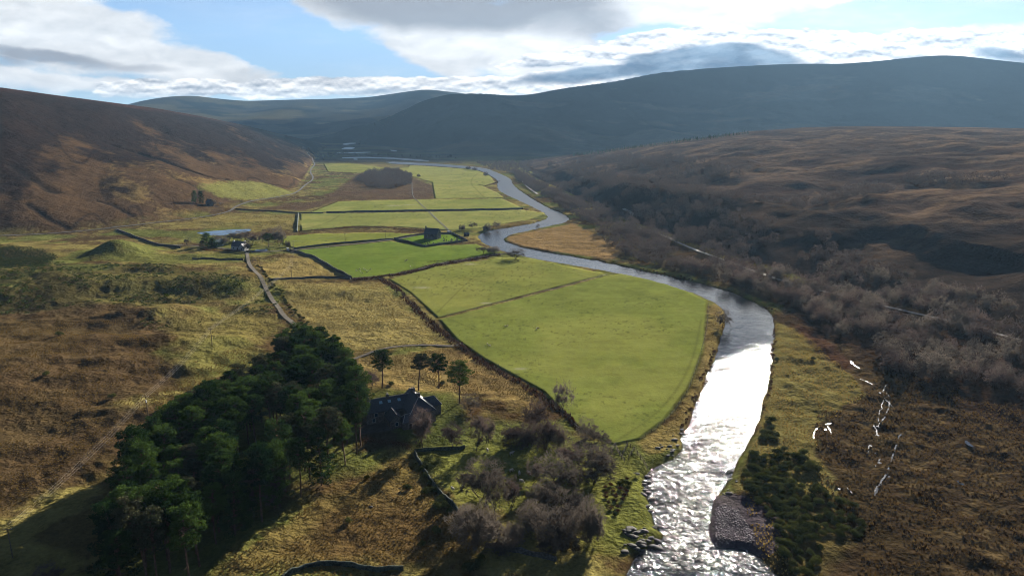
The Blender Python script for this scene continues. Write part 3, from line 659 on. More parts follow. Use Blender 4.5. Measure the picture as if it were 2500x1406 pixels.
# ------------------------------------------------------------------ roads and tracks
def ribbon(name, pts, width, m, off=.1, step=5., onflat=False, sm=2):
    P = chaikin((FL if onflat else HT)(pts), it=sm); Q = []
    for i in range(len(P) - 1):
        L = np.hypot(*(P[i + 1] - P[i])); n = max(1, int(L / step))
        for k in range(n): Q.append(P[i] + (P[i + 1] - P[i]) * k / n)
    Q.append(P[-1]); Q = np.array(Q); T = np.gradient(Q, axis=0); T /= np.maximum(np.hypot(T[:, 0], T[:, 1]), 1e-6)[:, None]
    nn = np.stack([-T[:, 1], T[:, 0]], 1); r = np.hypot(Q[:, 0], Q[:, 1])
    ls = np.array([-.5, -.2, .2, .5]) * width; V = []
    for i in range(len(Q)):
        for l in ls:
            p = Q[i] + nn[i] * l; V.append((p[0], p[1], 0))
    V = np.array(V); z = hz(V[:, 0], V[:, 1]).reshape(-1, 4); z = z.max(1, keepdims=True) * .6 + z * .4
    kk = np.array([1, 2, 3, 2, 1.]) / 9; zz = np.stack([np.convolve(np.pad(z[:, i], 2, mode='edge'), kk, 'valid') for i in range(4)], 1)
    V[:, 2] = (np.maximum(zz, z) + off + np.minimum(r[:, None] * .0004, .8)).ravel()
    a = (np.arange(len(Q) - 1)[:, None] * 4 + np.arange(3)[None]).ravel(); F = np.stack([a, a + 4, a + 5, a + 1], 1)
    return struct(name, new_mesh(name, V, F, [m]))
ASP = pmat('road_surface', lin(84, 80, 74, .5), .9, .2, .5)
TRK = pmat('track_gravel', lin(98, 88, 70, .5), .95, .4, .5)
MUD = pmat('track_mud', lin(72, 58, 40, .5), .95, .5, .4)
PAL = pmat('pale_track', lin(160, 150, 140, .5), .95, .15, .6)
ribbon('road', [(-300, 592), (0, 580), (160, 572), (300, 558), (400, 545), (480, 535), (560, 520), (575, 508), (620, 494), (680, 484), (725, 472), (745, 452), (762, 442), (765, 432), (757, 422), (760, 412), (770, 402), (764, 395), (750, 390)], 3.4, ASP, onflat=True)
ribbon('farm_track', [(602, 612), (606, 640), (610, 655), (625, 680), (650, 710), (680, 755), (700, 780), (722, 802), (745, 830), (790, 880), (850, 930)], 2.7, TRK, onflat=True)
ribbon('driveway', [(285, 562), (320, 575), (370, 595), (420, 603), (480, 603), (520, 606), (560, 610), (602, 612), (650, 616), (705, 612)], 4., MUD, onflat=True)
ribbon('field_track', [(705, 612), (840, 600), (960, 586), (1000, 580), (1035, 572)], 3., MUD, onflat=True)
ribbon('field_lane', [(857, 682), (925, 676), (1000, 664), (1060, 647), (1150, 632), (1220, 620), (1250, 617)], 1.4, MUD, onflat=True)
ribbon('field_path', [(1095, 562), (1060, 530), (1020, 492), (1006, 480), (1006, 440)], 1.3, MUD, onflat=True)
ribbon('garden_track', [(855, 880), (900, 862), (970, 845), (1040, 842), (1115, 845), (1125, 838)], 2.0, MUD)
ribbon('hill_road', [(1288, 432), (1296, 438), (1320, 448), (1335, 455)], 4., PAL)
ribbon('hill_road', [(1522, 512), (1538, 520), (1545, 527), (1528, 538)], 4., PAL)
ribbon('hill_road', [(1560, 558), (1620, 575), (1680, 605), (1780, 640), (1900, 685), (2050, 722), (2200, 758), (2320, 785), (2380, 800), (2450, 822), (2530, 835), (2700, 880)], 3.6, PAL)
ribbon('railway_track', [(1285, 425), (1272, 440), (1290, 460), (1312, 474)], 4., PAL, onflat=True)
# ------------------------------------------------------------------ haze over the whole glen
def box_mesh(name, x0, x1, y0, y1, z0, z1, m):
    V = [(x, y, z) for z in (z0, z1) for y in (y0, y1) for x in (x0, x1)]
    return new_mesh(name, V, [(0, 2, 3, 1), (4, 5, 7, 6), (0, 1, 5, 4), (2, 6, 7, 3), (0, 4, 6, 2), (1, 3, 7, 5)], [m])
def build_haze():
    m, q = mat('valley_air'); v = q.n.new('ShaderNodeVolumePrincipled')
    v.inputs['Color'].default_value = (.40, .68, 1, 1); v.inputs['Density'].default_value = HAZE; v.inputs['Anisotropy'].default_value = .25
    o_ = q.n.new('ShaderNodeOutputMaterial'); q.l.new(v.outputs[0], o_.inputs['Volume'])
    o = obj('haze', box_mesh('haze', -26500, 26500, -26500, 26500, float(ter.min()) - 1., float(ter.max()) + 15, m)); o['kind'] = 'stuff'; o['label'] = 'thin blue haze filling the glen and fading the far mountains'; o['category'] = 'haze'
HAZE = 2.5e-5
build_haze()

# ------------------------------------------------------------------ added deck, kept out of view, shaped to throw shade on the mountains
def build_cloud():
    m, q = mat('shade_cloud_vapour'); d = q.n.new('ShaderNodeBsdfTranslucent'); d.inputs[0].default_value = (.95, .95, .95, 1); out(q, d.outputs[0])
    n = 90; gx = np.linspace(-6000, 12000, n); gy = np.linspace(2700, 8600, n); GX, GY = np.meshgrid(gx, gy)
    e = fbm(GX, GY, 2600, 4, 131); edge = np.minimum(np.minimum(sst(GX, -6000, -3500), 1 - sst(GX, 8500, 12000)), np.minimum(sst(GY, 2900, 4300), 1 - sst(GY, 7200, 8600)))
    th = np.clip((edge * 1.5 + (e - .5) * 1.6 - .45), 0, 1) ** .5 * 420
    sh = (4000 - 250) / math.tan(SUN_EL); ox, oy = sh * math.sin(SUN_AZ), sh * math.cos(SUN_AZ)
    lump = (fbm(GX, GY, 700, 4, 133) - .5) * 350
    V = np.concatenate([np.stack([GX + ox, GY + oy, 4000 + th * .9 + lump * (th > 1)], -1).reshape(-1, 3), np.stack([GX + ox, GY + oy, 4000 - th * .35 + 0 * GX - 1], -1).reshape(-1, 3)])
    F = []; ok = (th[:-1, :-1] > 0) | (th[1:, :-1] > 0) | (th[:-1, 1:] > 0) | (th[1:, 1:] > 0)
    for i, j in zip(*np.where(ok)):
        a = i * n + j; F.append((a, a + 1, a + n + 1, a + n)); a += n * n; F.append((a, a + n, a + n + 1, a + 1))
    o = obj('cloud', new_mesh('cloud', V, np.array(F), [m]), smooth=True); o['kind'] = 'structure'
build_cloud()

# ================================================================== TREES
class MB:
    """collects quads and triangles with numpy, builds one mesh"""
    def __init__(s): s.v = []; s.f = []; s.n = 0
    def add(s, v, f):
        v = np.asarray(v, float); f = np.asarray(f, int) + s.n; s.v.append(v); s.f += [tuple(a) for a in f.tolist()]; s.n += len(v)
    def tube(s, pts, rads, k=5, cap=True):
        pts = np.asarray(pts, float); n = len(pts); V = []
        for i in range(n):
            d = pts[min(i + 1, n - 1)] - pts[max(i - 1, 0)]; d = d / (np.linalg.norm(d) + 1e-9)
            a = np.cross(d, (0, 0, 1.) if abs(d[2]) < .9 else (1., 0, 0)); a /= np.linalg.norm(a); b = np.cross(d, a)
            for j in range(k):
                t = 2 * math.pi * j / k; V.append(pts[i] + rads[i] * (a * math.cos(t) + b * math.sin(t)))
        F = [(i * k + j, i * k + (j + 1) % k, (i + 1) * k + (j + 1) % k, (i + 1) * k + j) for i in range(n - 1) for j in range(k)]
        s.add(V, F)
        if cap: s.f.append(tuple(s.n - k + j for j in range(k)))
    def box(s, c, d, rz=0., taper=1.):
        x, y, z = d[0] / 2, d[1] / 2, d[2] / 2; ca, sa = math.cos(rz), math.sin(rz); V = []
        for sz, t in ((-1, 1), (1, taper)):
            for sx, sy in ((-1, -1), (1, -1), (1, 1), (-1, 1)):
                a, b = sx * x * t, sy * y * t; V.append((c[0] + a * ca - b * sa, c[1] + a * sa + b * ca, c[2] + sz * z))
        s.add(V, [(3, 2, 1, 0), (4, 5, 6, 7), (0, 1, 5, 4), (1, 2, 6, 5), (2, 3, 7, 6), (3, 0, 4, 7)])
    def tris(s, P):                      # P: (n,3,3)
        n = len(P); V = P.reshape(-1, 3); s.v.append(V); s.f += [(s.n + 3 * i, s.n + 3 * i + 1, s.n + 3 * i + 2) for i in range(n)]; s.n += 3 * n
    def mesh(s, name, mats): return new_mesh(name, np.vstack(s.v), s.f, mats if isinstance(mats, (list, tuple)) else [mats])
    def build(s, name, m, parent=None, loc=None, smooth=False): return obj(name, s.mesh(name, m), parent, loc, smooth)
def rvec(n, r):
    v = r.normal(size=(n, 3)); return v / np.linalg.norm(v, axis=1, keepdims=True)
def leaftris(c, size, r, flatz=1.):
    n = len(c); a = rvec(n, r); b = np.cross(a, rvec(n, r)); b /= np.linalg.norm(b, axis=1, keepdims=True) + 1e-9
    a[:, 2] *= flatz; s_ = size * r.uniform(.6, 1.35, (n, 1))
    return np.stack([c - a * s_ * .5 - b * s_ * .35, c + a * s_ * .6, c - a * s_ * .3 + b * s_ * .45], 1)

BARK = pmat('grey_brown_bark', lin(92, 76, 66, .5), .95, .3, 2.); PBARK = pmat('pine_bark', lin(120, 92, 76, .5), .95, .35, 1.2)
TWIG = leafmat('bare_twigs', lin(92, 84, 77, .5), lin(138, 126, 113, .5), .4); TWIG2 = leafmat('purple_twigs', lin(86, 74, 70, .5), lin(122, 106, 99, .5), .4)
NEED = leafmat('pine_needles', lin(30, 54, 30, .5), lin(92, 116, 52, .5), .25); NEED2 = leafmat('faded_pine_needles', lin(66, 74, 52, .5), lin(98, 98, 70, .5), .22)
GORSE = leafmat('gorse_leaves', lin(58, 68, 38, .5), lin(108, 112, 58, .5), .2); HEATH = leafmat('dead_heather', lin(70, 46, 38, .5), lin(104, 74, 54, .5), .2)
JUNI = leafmat('juniper_leaves', lin(46, 66, 38, .5), lin(84, 100, 50, .5), .15)

def bare_tree(seed, h, w, stems=1, tips=12, tw=.035, spread=1.0, low=.25):
    """a leafless broadleaf: returns (trunk mesh builder, crown mesh builder)"""
    r = np.random.default_rng(seed); T, K = MB(), MB(); tp = []; cz = h * (.5 + low * .45); rz_ = h - cz
    def inside(p): return (p[0] ** 2 + p[1] ** 2) / (w / 2) ** 2 + ((p[2] - cz) / rz_) ** 2
    def grow(p, d, L, rad_, dep):
        pts = [p]; rr = [rad_]; q = p.copy(); dd = d.copy()
        for i in range(3):
            dd = dd + r.normal(size=3) * .16 + np.array((0, 0, .05)); dd /= np.linalg.norm(dd); q = q + dd * L / 3; pts.append(q.copy()); rr.append(rad_ * (1 - .17 * (i + 1)))
        (T if dep <= 1 else K).tube(pts, rr, 5 if dep < 2 else 3, False)
        if dep >= 4 or (inside(q) > 1.05 and dep > 1): tp.append((q, dd)); return
        n = r.integers(2, 5) if dep else r.integers(4, 6)
        for k in range(n):
            t = r.uniform(.45, 1.) if k else 1.; i = min(2, int(t * 3)); s0 = pts[i] + (pts[i + 1] - pts[i]) * (t * 3 - i) if t < 1 else q
            nd = dd * .75 + rvec(1, r)[0] * .75 * spread; nd[2] += .12
            nd /= np.linalg.norm(nd); grow(s0, nd, L * r.uniform(.58, .82), rad_ * .55, dep + 1)
    for s_ in range(stems):
        a = r.uniform(0, 6.28); lean = .12 if stems == 1 else .35
        grow(np.array((math.cos(a) * .4 * (stems > 1), math.sin(a) * .4 * (stems > 1), -.4)), np.array((math.cos(a) * lean, math.sin(a) * lean, 1.)), h * (.36 if stems == 1 else .32), h * .017 / (stems ** .4), 0)
    P = []
    for q, d in tp:
        n = tips; dirs = d * .6 + rvec(n, r) * .9; dirs /= np.linalg.norm(dirs, axis=1, keepdims=True)
        st = q + rvec(n, r) * r.uniform(0, .5, (n, 1)) * h * .06; L = r.uniform(.05, .10, (n, 1)) * h
        sd_ = np.cross(dirs, rvec(n, r)); sd_ /= np.linalg.norm(sd_, axis=1, keepdims=True)
        P.append(np.stack([st - sd_ * tw, st + sd_ * tw, st + dirs * L], 1))
    # fill the crown's shell with fine twigs
    n = int(len(tp) * tips * .6); v = rvec(n, r); rad_ = r.uniform(.55, 1., (n, 1)) ** .6; lob = .95 + .3 * np.sin(v[:, :1] * 5 + seed) * np.cos(v[:, 1:2] * 4 + seed * 2) + .12 * np.sin(v[:, 2:3] * 9)
    st = v * rad_ * lob * np.array((w / 2, w / 2, rz_)) * .98 + np.array((0, 0, cz)); keep = vn(st[:, 0] * 5.5 / w + seed, st[:, 2] * 5.5 / w + st[:, 1], seed) > .38; st = st[keep]; v = v[keep]; n = len(st)
    d = v * .7 + rvec(n, r) * .6 + np.array((0, 0, .25)); d /= np.linalg.norm(d, axis=1, keepdims=True); sd_ = np.cross(d, rvec(n, r)); sd_ /= np.linalg.norm(sd_, axis=1, keepdims=True); L = r.uniform(.04, .09, (n, 1)) * h
    P.append(np.stack([st - sd_ * tw, st + sd_ * tw, st + d * L], 1)); K.tris(np.vstack(P)); return T, K
def pine(seed, h, w, cb=.5, clumps=46, per=80, dead=6, conic=0.):
    r = np.random.default_rng(seed); T, K = MB(), MB(); bx, by = r.normal(size=2) * .5
    f = lambda t: np.array((bx * t * t * 1.5, by * t * t * 1.5 + .2 * math.sin(t * 4 + seed), -.5 + (h + .3) * t))
    ts = np.linspace(0, .97, 8); T.tube([f(t) for t in ts], [h * .0125 * (1 - t) ** .75 + .03 for t in ts], 6)
    for i in range(dead):
        t = r.uniform(.08, max(.1, cb)); p = f(t); a = r.uniform(0, 6.28); L = r.uniform(.6, 1.8); T.tube([p, p + np.array((math.cos(a) * L, math.sin(a) * L, r.uniform(-.2, .3)))], [.05, .015], 3)
    for i in range(clumps):
        u = (i + r.uniform(0, 1)) / clumps; z = cb + (1 - cb) * u; prof_ = (math.sin(math.pi * min(1, .18 + u * .72)) ** .8) * (1 - conic) + conic * (1 - u) ** .9
        a = i * 2.4 + r.uniform(-.5, .5); rr_ = w / 2 * prof_ * r.uniform(.35, 1.1); base_ = f(z - .06); c = f(z) + np.array((math.cos(a) * rr_, math.sin(a) * rr_, r.uniform(-.3, .5)))
        T.tube([base_, (base_ + c) / 2 + np.array((0, 0, -.1)), c], [.07 + .004 * h, .05, .02], 3, False)
        s_ = w * r.uniform(.11, .19); nn_ = int(per * r.uniform(.7, 1.3)); v = rvec(nn_, r) * r.uniform(.3, 1., (nn_, 1)) ** .5 * np.array((s_, s_, s_ * .55)); v[:, 2] = np.where(v[:, 2] < 0, v[:, 2] * .5, v[:, 2])
        K.tris(leaftris(c + v, .34, r))
    return T, K
def bush(seed, w, h, n=900, size=.16, lobes=9):
    r = np.random.default_rng(seed); T, K = MB(), MB(); per = n // lobes
    for i in range(lobes):
        a = r.uniform(0, 6.28); d = r.uniform(0, .32) * w; c = np.array((math.cos(a) * d, math.sin(a) * d, h * r.uniform(.25, .55))); s_ = np.array((w * r.uniform(.17, .28),) * 2 + (h * r.uniform(.35, .5),))
        T.tube([(0, 0, -.3), c * .6, c], [.06, .04, .02], 3, False)
        v = rvec(per, r); v[:, 2] = np.where(v[:, 2] < -.2, -v[:, 2] * .6, v[:, 2]); K.tris(leaftris(c + v * s_ * r.uniform(.75, 1.08, (per, 1)), size, r))
    return T, K
class Kind:
    """one prototype: trunk and crown meshes shared by every copy"""
    def __init__(s, name, TK, bm, cm, cn='crown', tn='trunk'):
        s.name = name; T, K = TK; s.t = T.mesh(name + '_' + tn, bm); s.c = K.mesh(name + '_' + cn, cm); s.cn, s.tn = cn, tn; s.K = K; s.T = T
    def place(s, x, y, sc, label, cat, group=None, rz=None, z=None):
        e = empty(s.name, (x, y, float(hz(x, y)) if z is None else z), random.uniform(0, 6.28) if rz is None else rz, sc); tag(e, label, cat, group)
        obj(s.tn, s.t, e); obj(s.cn, s.c, e); return e
# --- pines of the wood and round the house
P_ = [Kind('pine_tree', pine(100 + i, 17, w_, cb, 54, 105, 9), PBARK, m_) for i, (w_, cb, m_) in enumerate([(6.6, .56, NEED), (6.0, .62, NEED), (7.6, .52, NEED), (5.8, .64, NEED2), (6.6, .56, NEED), (6.0, .6, NEED2)])]
LOWP = [Kind('pine_tree', pine(120 + i, 16, 8.4, .12, 62, 130, 2, .45), PBARK, NEED) for i in range(3)]
wood_px = [(650, 975), (685, 935), (742, 905), (800, 915), (842, 958), (880, 1020), (888, 1085), (878, 1125), (800, 1180), (705, 1235), (600, 1300), (480, 1385), (470, 1440), (300, 1460), (262, 1400), (318, 1290), (350, 1195), (392, 1120), (450, 1080), (520, 1048), (595, 1010)]
WOOD = FL(wood_px); gap = [FL([(600, 1120), (680, 1075), (705, 1130), (700, 1200), (640, 1255), (590, 1270), (560, 1230), (575, 1160)])]
def scatter(poly, dist, seed, tries=6000, keep=None):
    r = np.random.default_rng(seed); lo, hi = poly.min(0), poly.max(0); cand = r.uniform(lo, hi, (tries, 2)); ok = inpoly(poly, cand[:, 0], cand[:, 1]); cand = cand[ok]
    if keep is not None: cand = cand[keep(cand[:, 0], cand[:, 1])]
    cell = {}; res = []
    for p in cand:
        k = (int(p[0] // dist), int(p[1] // dist)); bad = False
        for a in (-1, 0, 1):
            for b in (-1, 0, 1):
                for q in cell.get((k[0] + a, k[1] + b), ()):
                    if (q[0] - p[0]) ** 2 + (q[1] - p[1]) ** 2 < dist * dist: bad = True; break
                if bad: break
            if bad: break
        if not bad: cell.setdefault(k, []).append(p); res.append(p)
    return np.array(res)
wp = scatter(WOOD, 5.0, 31, 5000, lambda x, y: ~inpoly(gap[0], x, y))
for i, (x, y) in enumerate(wp):
    e_ = sdf(WOOD, np.array([x]), np.array([y]), 12.)[0] > -5
    lo_ = e_ and y < 205 and random.random() < .3
    k = random.choice(LOWP) if lo_ else random.choices(P_, [4, 3, 4, 1.2, 4, 1])[0]
    k.place(x, y, random.uniform(.95, 1.38), 'tall dark green pine in the dense wood left of the slate-roofed house', 'pine tree', 'pines of the dark wood')
print('wood', len(wp))
for (px, py, ty), lb, k in zip([(934, 947, 853), (1022, 953, 861), (1071, 948, 863), (1122, 985, 884)],
        ['dark pine with a flat layered crown, leftmost of the four behind the big house', 'greyish brown pine directly behind the ridge of the big slate-roofed house', 'leaning dark pine, third from the left behind the big house', 'broad-topped dark pine at the right end of the row behind the big house'], [P_[0], P_[3], P_[4], P_[2]]):
    q = hit(px, py); d = math.hypot(q[0], q[1]); hh = (py - ty) / (py - 310) * CH * 1.04
    k.place(q[0], q[1], (hh / 17.5 * 1.4, hh / 17.5 * 1.4, hh / 17.2), lb, 'pine tree', 'tall pines behind the big house')
# --- bare broadleaf trees
B1 = [Kind('bare_tree', bare_tree(200 + i, 10, 8.2, st, 34, .045, 1.0), BARK, TWIG) for i, st in enumerate([1, 2, 1])]
B2 = [Kind('bare_tree', bare_tree(210 + i, 9, 10.0, 3, 32, .05, 1.2, .0), BARK, TWIG) for i in range(3)]      # broad, low, dense
B3 = [Kind('bare_tree', bare_tree(220 + i, 11, 6.4, 2, 28, .042, .8, .3), BARK, TWIG2) for i in range(3)]           # slender, purplish
THK = [Kind('willow_thicket', bare_tree(230 + i, 6, 7.5, 5, 9, .035, .7, -.2), BARK, TWIG2) for i in range(2)]
def at_tree(k, px, py, ty, wpx, label, cat='bare tree', group=None):
    q = hit(px, py); D = math.sqrt(q[0] ** 2 + q[1] ** 2 + CH ** 2); hh = (py - ty) / max(py - 310, 1) * (CH - q[2]) * 1.12
    me = k.c; bb = [v.co for v in me.vertices]
    if not hasattr(k, 'ext'):
        a = np.empty(len(me.vertices) * 3, np.float32); me.vertices.foreach_get('co', a); a = a.reshape(-1, 3); k.ext = (np.percentile(np.hypot(a[:, 0], a[:, 1]), 96) * 2, np.percentile(a[:, 2], 99.5))
    ww = wpx / FPX * D * 1.15
    return k.place(q[0], q[1], (ww / k.ext[0], ww / k.ext[0], hh / k.ext[1]), label, cat, group)
GB = 'bare trees in the paddock below the big house'
for a in [(B1[1], 1175, 1213, 1120, 92, 'widest of the many-stemmed bare trees standing among the sheep in the paddock'), (B1[0], 1210, 1268, 1150, 70, 'tall thin bare tree in the middle of the paddock, right of the mossy wall'),
          (B2[0], 1160, 1330, 1233, 98, 'dense rounded bare tree at the bottom corner of the stone wall'), (B2[1], 1357, 1337, 1243, 102, 'large dense grey-brown bare tree at the bottom edge of the copse'),
          (B2[2], 1437, 1322, 1218, 58, 'narrow bare tree at the right bottom of the copse near the riverbank grass'), (B2[2], 1253, 1322, 1280, 52, 'small low bare tree between the two big rounded ones at the bottom of the copse'),
          (B2[0], 1385, 1262, 1196, 74, 'grey rounded bare tree just left of the dark scrub by the river'), (B2[1], 1330, 1232, 1178, 74, 'dark bare tree in the shaded heart of the copse'), (B1[2], 1355, 1195, 1112, 92, 'broad bare tree at the top of the copse, right of the sheep'),
          (B1[1], 1447, 1180, 1090, 98, 'spreading bare tree beside the sheepfold grass'), (B1[0], 1440, 1118, 1052, 84, 'bare tree just below the bottom corner of the big green field'), (B1[2], 1432, 1075, 1022, 46, 'small bare tree against the edge of the big green field'),
          (B1[0], 1375, 1018, 934, 58, 'tallest bare tree standing alone on the field wall'), (B3[0], 1160, 1103, 1008, 62, 'slender purplish bare tree right of the house garden'), (B3[1], 1105, 1092, 1036, 52, 'light bare tree in the garden right of the big house'),
          (B1[2], 1150, 1006, 963, 46, 'rounded bare shrub tree on the tan slope right of the big house'), (B3[2], 1030, 1090, 997, 56, 'tall bare tree directly in front of the big house'), (B3[0], 868, 942, 878, 34, 'thin bare tree at the edge of the pine wood behind the house'),
          (B3[1], 903, 952, 903, 44, 'bushy bare tree left of the four tall pines'), (B3[2], 1190, 1080, 1020, 40, 'purplish bare tree right of the red-brown shrub'), (B3[1], 1390, 1150, 1085, 60, 'bare tree in the middle of the copse between field corner and sheep'),
          (B3[0], 1300, 1180, 1120, 44, 'slim bare tree left of the copse behind two sheep'), (B3[2], 1245, 1240, 1165, 50, 'leaning bare tree behind the low bare tree'), (B2[2], 1300, 1290, 1225, 60, 'bare tree filling the gap left of the largest bottom tree'),
          (B3[0], 1480, 1150, 1090, 44, 'bare tree at the right end of the copse nearest the sheepfold'), (B1[0], 1400, 1210, 1140, 60, 'bare tree behind the scrub in the centre right of the copse'), (B2[0], 1230, 1345, 1300, 50, 'low bush-like bare tree on the wall by the bottom of the copse'),
          (B3[2], 640, 1205, 1120, 56, 'pale bare birch in the clearing on the left inside the pine wood'), (B3[0], 690, 1235, 1130, 64, 'tall bare birch in the middle of the pine wood clearing'), (B3[1], 600, 1270, 1180, 52, 'bare birch at the lower end of the pine wood clearing'),
          (B3[1], 120, 1440, 1375, 46, 'bare tree in the deep shade at the bottom left corner')]:
    at_tree(*a[:5], a[5], 'bare tree', GB if a[2] > 1000 and a[1] > 1000 else None)
GT = 'purple thickets by the field wall'
for a in [(THK[0], 1255, 1088, 1040, 60, 'purplish thicket at the left end of the row by the wall'), (THK[1], 1292, 1090, 1030, 62, 'second purplish thicket from the left by the wall'), (THK[0], 1330, 1094, 1020, 62, 'tallest purplish thicket in the middle of the row'), (THK[1], 1362, 1092, 1040, 50, 'purplish thicket at the right end of the row'),
          (THK[1], 1310, 1048, 975, 56, 'purplish thicket highest up the slope near the field wall')]:
    at_tree(*a[:5], a[5], 'thicket', GT)
# --- trees farther up the glen
GF = 'bare trees round the white farmhouse'
far_t = [(B1[0], 655, 597, 562, 24), (B1[1], 680, 601, 558, 28), (B1[2], 640, 593, 568, 20), (B3[0], 500, 604, 584, 18), (B3[1], 615, 598, 572, 22), (B3[2], 606, 616, 590, 20), (B1[0], 560, 592, 566, 26), (B1[1], 583, 590, 566, 24), (B3[2], 600, 586, 564, 22), (B1[2], 530, 590, 572, 22), (B1[1], 545, 600, 578, 22), (B3[0], 460, 600, 582, 18)]
for i, a in enumerate(far_t): at_tree(*a, ['bare tree just right of the farm, second from the roadside pine', 'tallest bare tree right of the white farmhouse', 'bare tree behind the dark pine by the farm', 'small bare tree left of the farm buildings', 'bare tree right of the white farmhouse gable', 'bare shrub tree in front of the farm pool', 'bare tree between the pond and the green barn', 'bare tree behind the white farmhouse roof', 'bare tree at the right end of the pond', 'bare tree over the green barn', 'bare tree between barn and farmhouse', 'lone little tree on the drive west of the farm'][i], 'bare tree', GF)
at_tree(P_[2], 655, 604, 572, 26, 'dark flat-topped pine by the lane east of the farm', 'pine tree'); at_tree(LOWP[0], 505, 603, 572, 26, 'dense dark conifer at the left of the farm buildings', 'conifer'); at_tree(LOWP[1], 520, 606, 583, 20, 'dark conifer beside the green barn', 'conifer')
at_tree(LOWP[2], 474, 497, 468, 11, 'tall narrow conifer left of the grey cottage', 'conifer', 'conifers by the cottage'); at_tree(LOWP[0], 493, 498, 470, 12, 'second conifer, nearer to the grey cottage', 'conifer', 'conifers by the cottage')
for i, (px, py, ty, wd, lb) in enumerate([(1152, 560, 543, 22, 'bare bush tree on the riverbank left of its neighbour, above the church'), (1190, 567, 548, 18, 'bare bush tree at the waterside above the hut'), (1213, 557, 540, 20, 'bare tree on the bank where the river bends back'), (1128, 562, 550, 16, 'small bush tree behind the car park'),
        (1180, 620, 600, 34, 'dark bush tree on the green field edge by the river bend'), (1205, 618, 603, 30, 'right-hand dark bush tree at the field edge by the river bend'), (1258, 632, 607, 44, 'round grey bush tree at the end of the field lane'), (1022, 432, 426, 8, 'tiny tree in the distant green field'), (974, 415, 408, 7, 'tiny tree by the distant wall'),
        (1143, 414, 406, 12, 'tree on the distant riverbank where the river narrows'), (1158, 417, 409, 14, 'second tree on the distant riverbank'), (1186, 430, 421, 10, 'small tree at the water edge beyond the far field'), (1312, 556, 548, 10, 'small shrub tree on the inside of the river bend'), (702, 603, 589, 12, 'little tree by the lane corner'),
        (1764, 800, 757, 34, 'lone wind-bent bare tree leaning over the bright river'), (518, 501, 487, 16, 'bare tree behind the grey cottage'), (541, 503, 494, 14, 'bare tree on the cottage lawn')]):
    at_tree([B1[0], B2[0], B1[2], B2[1]][i % 4], px, py, ty, wd, lb, 'bare tree')

# --- woodland of the east side: largest 300 as single trees, the rest one mass
LOWB = [(bare_tree(300 + i, 8, 7.6, 2, 7, .085, 1.05, .1)) for i in range(5)]
BK = [Kind('birch_tree', tk, BARK, m_) for tk, m_ in zip(LOWB, [TWIG, TWIG2, TWIG, TWIG, TWIG2])]
for k in BK: print('birch faces', len(k.c.polygons), end=' ')
strip = FL([(1255, 420), (1300, 440), (1400, 492), (1530, 548), (1690, 600), (1850, 655), (2000, 708), (2180, 755), (2330, 792), (2500, 832), (2640, 870), (2640, 1010), (2500, 980), (2420, 950), (2300, 935), (2200, 925), (2080, 860), (1990, 800), (1930, 745), (1800, 705), (1650, 660), (1560, 640), (1500, 612), (1470, 585), (1440, 550), (1405, 530), (1340, 490), (1295, 462), (1262, 440)])
def nz_keep(sc, th, seed): return lambda x, y: fbm(x, y, sc, 3, seed) > th
pts = [scatter(strip, 5.2, 41, 60000, nz_keep(26, .42, 43))]
scarpA = HT([(1300, 425), (1420, 450), (1500, 425), (1600, 440), (1750, 470), (1700, 500), (1850, 540), (1990, 570), (2100, 640), (2250, 700), (2400, 740), (2560, 800), (2600, 835), (2330, 782), (2180, 748), (2000, 700), (1850, 648), (1690, 596), (1530, 540), (1400, 485)])
pts.append(scatter(scarpA, 6.5, 47, 60000, nz_keep(50, .46, 49)))
scarpB = HT([(1330, 405), (1500, 385), (1640, 385), (1820, 430), (1700, 455), (1560, 440), (1400, 430)]); pts.append(scatter(scarpB, 9., 53, 40000, nz_keep(70, .45, 55)))
gully = HT([(1880, 500), (2050, 470), (2200, 450), (2240, 428), (2380, 432), (2460, 440), (2350, 452), (2200, 462), (2100, 490), (1960, 512)]); pts.append(scatter(gully, 8., 57, 40000, nz_keep(40, .44, 59)))
gul2 = HT([(1650, 480), (1800, 480), (1900, 500), (1800, 520), (1680, 520)]); pts.append(scatter(gul2, 8., 61, 20000, nz_keep(40, .47, 63)))
scA = FL([(870, 440), (905, 420), (960, 418), (1005, 430), (1003, 450), (960, 462), (900, 458)]); pts.append(scatter(scA, 6.5, 65, 12000, nz_keep(25, .42, 66)))
scB = FL([(1165, 400), (1240, 398), (1300, 402), (1290, 425), (1250, 425), (1200, 414)]); pts.append(scatter(scB, 13, 67, 9000))
pts.append(scatter(FL([(860, 380), (1100, 385), (1120, 388), (1000, 384), (860, 377)]), 30, 68, 9000)); pts.append(scatter(FL([(735, 385), (800, 378), (850, 372), (850, 376), (780, 392), (740, 392)]), 26, 69, 9000)); pts.append(scatter(FL([(870, 356), (990, 350), (990, 345), (870, 352)]), 40, 70, 3000))
pts.append(scatter(HT([(1400, 378), (1500, 366), (1640, 348), (1820, 324), (1830, 328), (1650, 352), (1500, 371), (1400, 383)]), 9, 71, 30000)); ncon = len(pts[-1])
ALL = np.vstack(pts); con = np.zeros(len(ALL), bool); con[-ncon:] = True; size_con = .62
dist_ = np.hypot(ALL[:, 0], ALL[:, 1]); order = np.argsort(dist_); vis = np.abs(np.arctan2(ALL[:, 0], ALL[:, 1])) < rad(37.5)
r_ = np.random.default_rng(77); size_ = r_.uniform(.5, 1.35, len(ALL)) * (.8 + .5 * fbm(ALL[:, 0], ALL[:, 1], 60, 2, 88))
isind = np.zeros(len(ALL), bool); isind[[i for i in order if vis[i] and not con[i]][:298]] = True
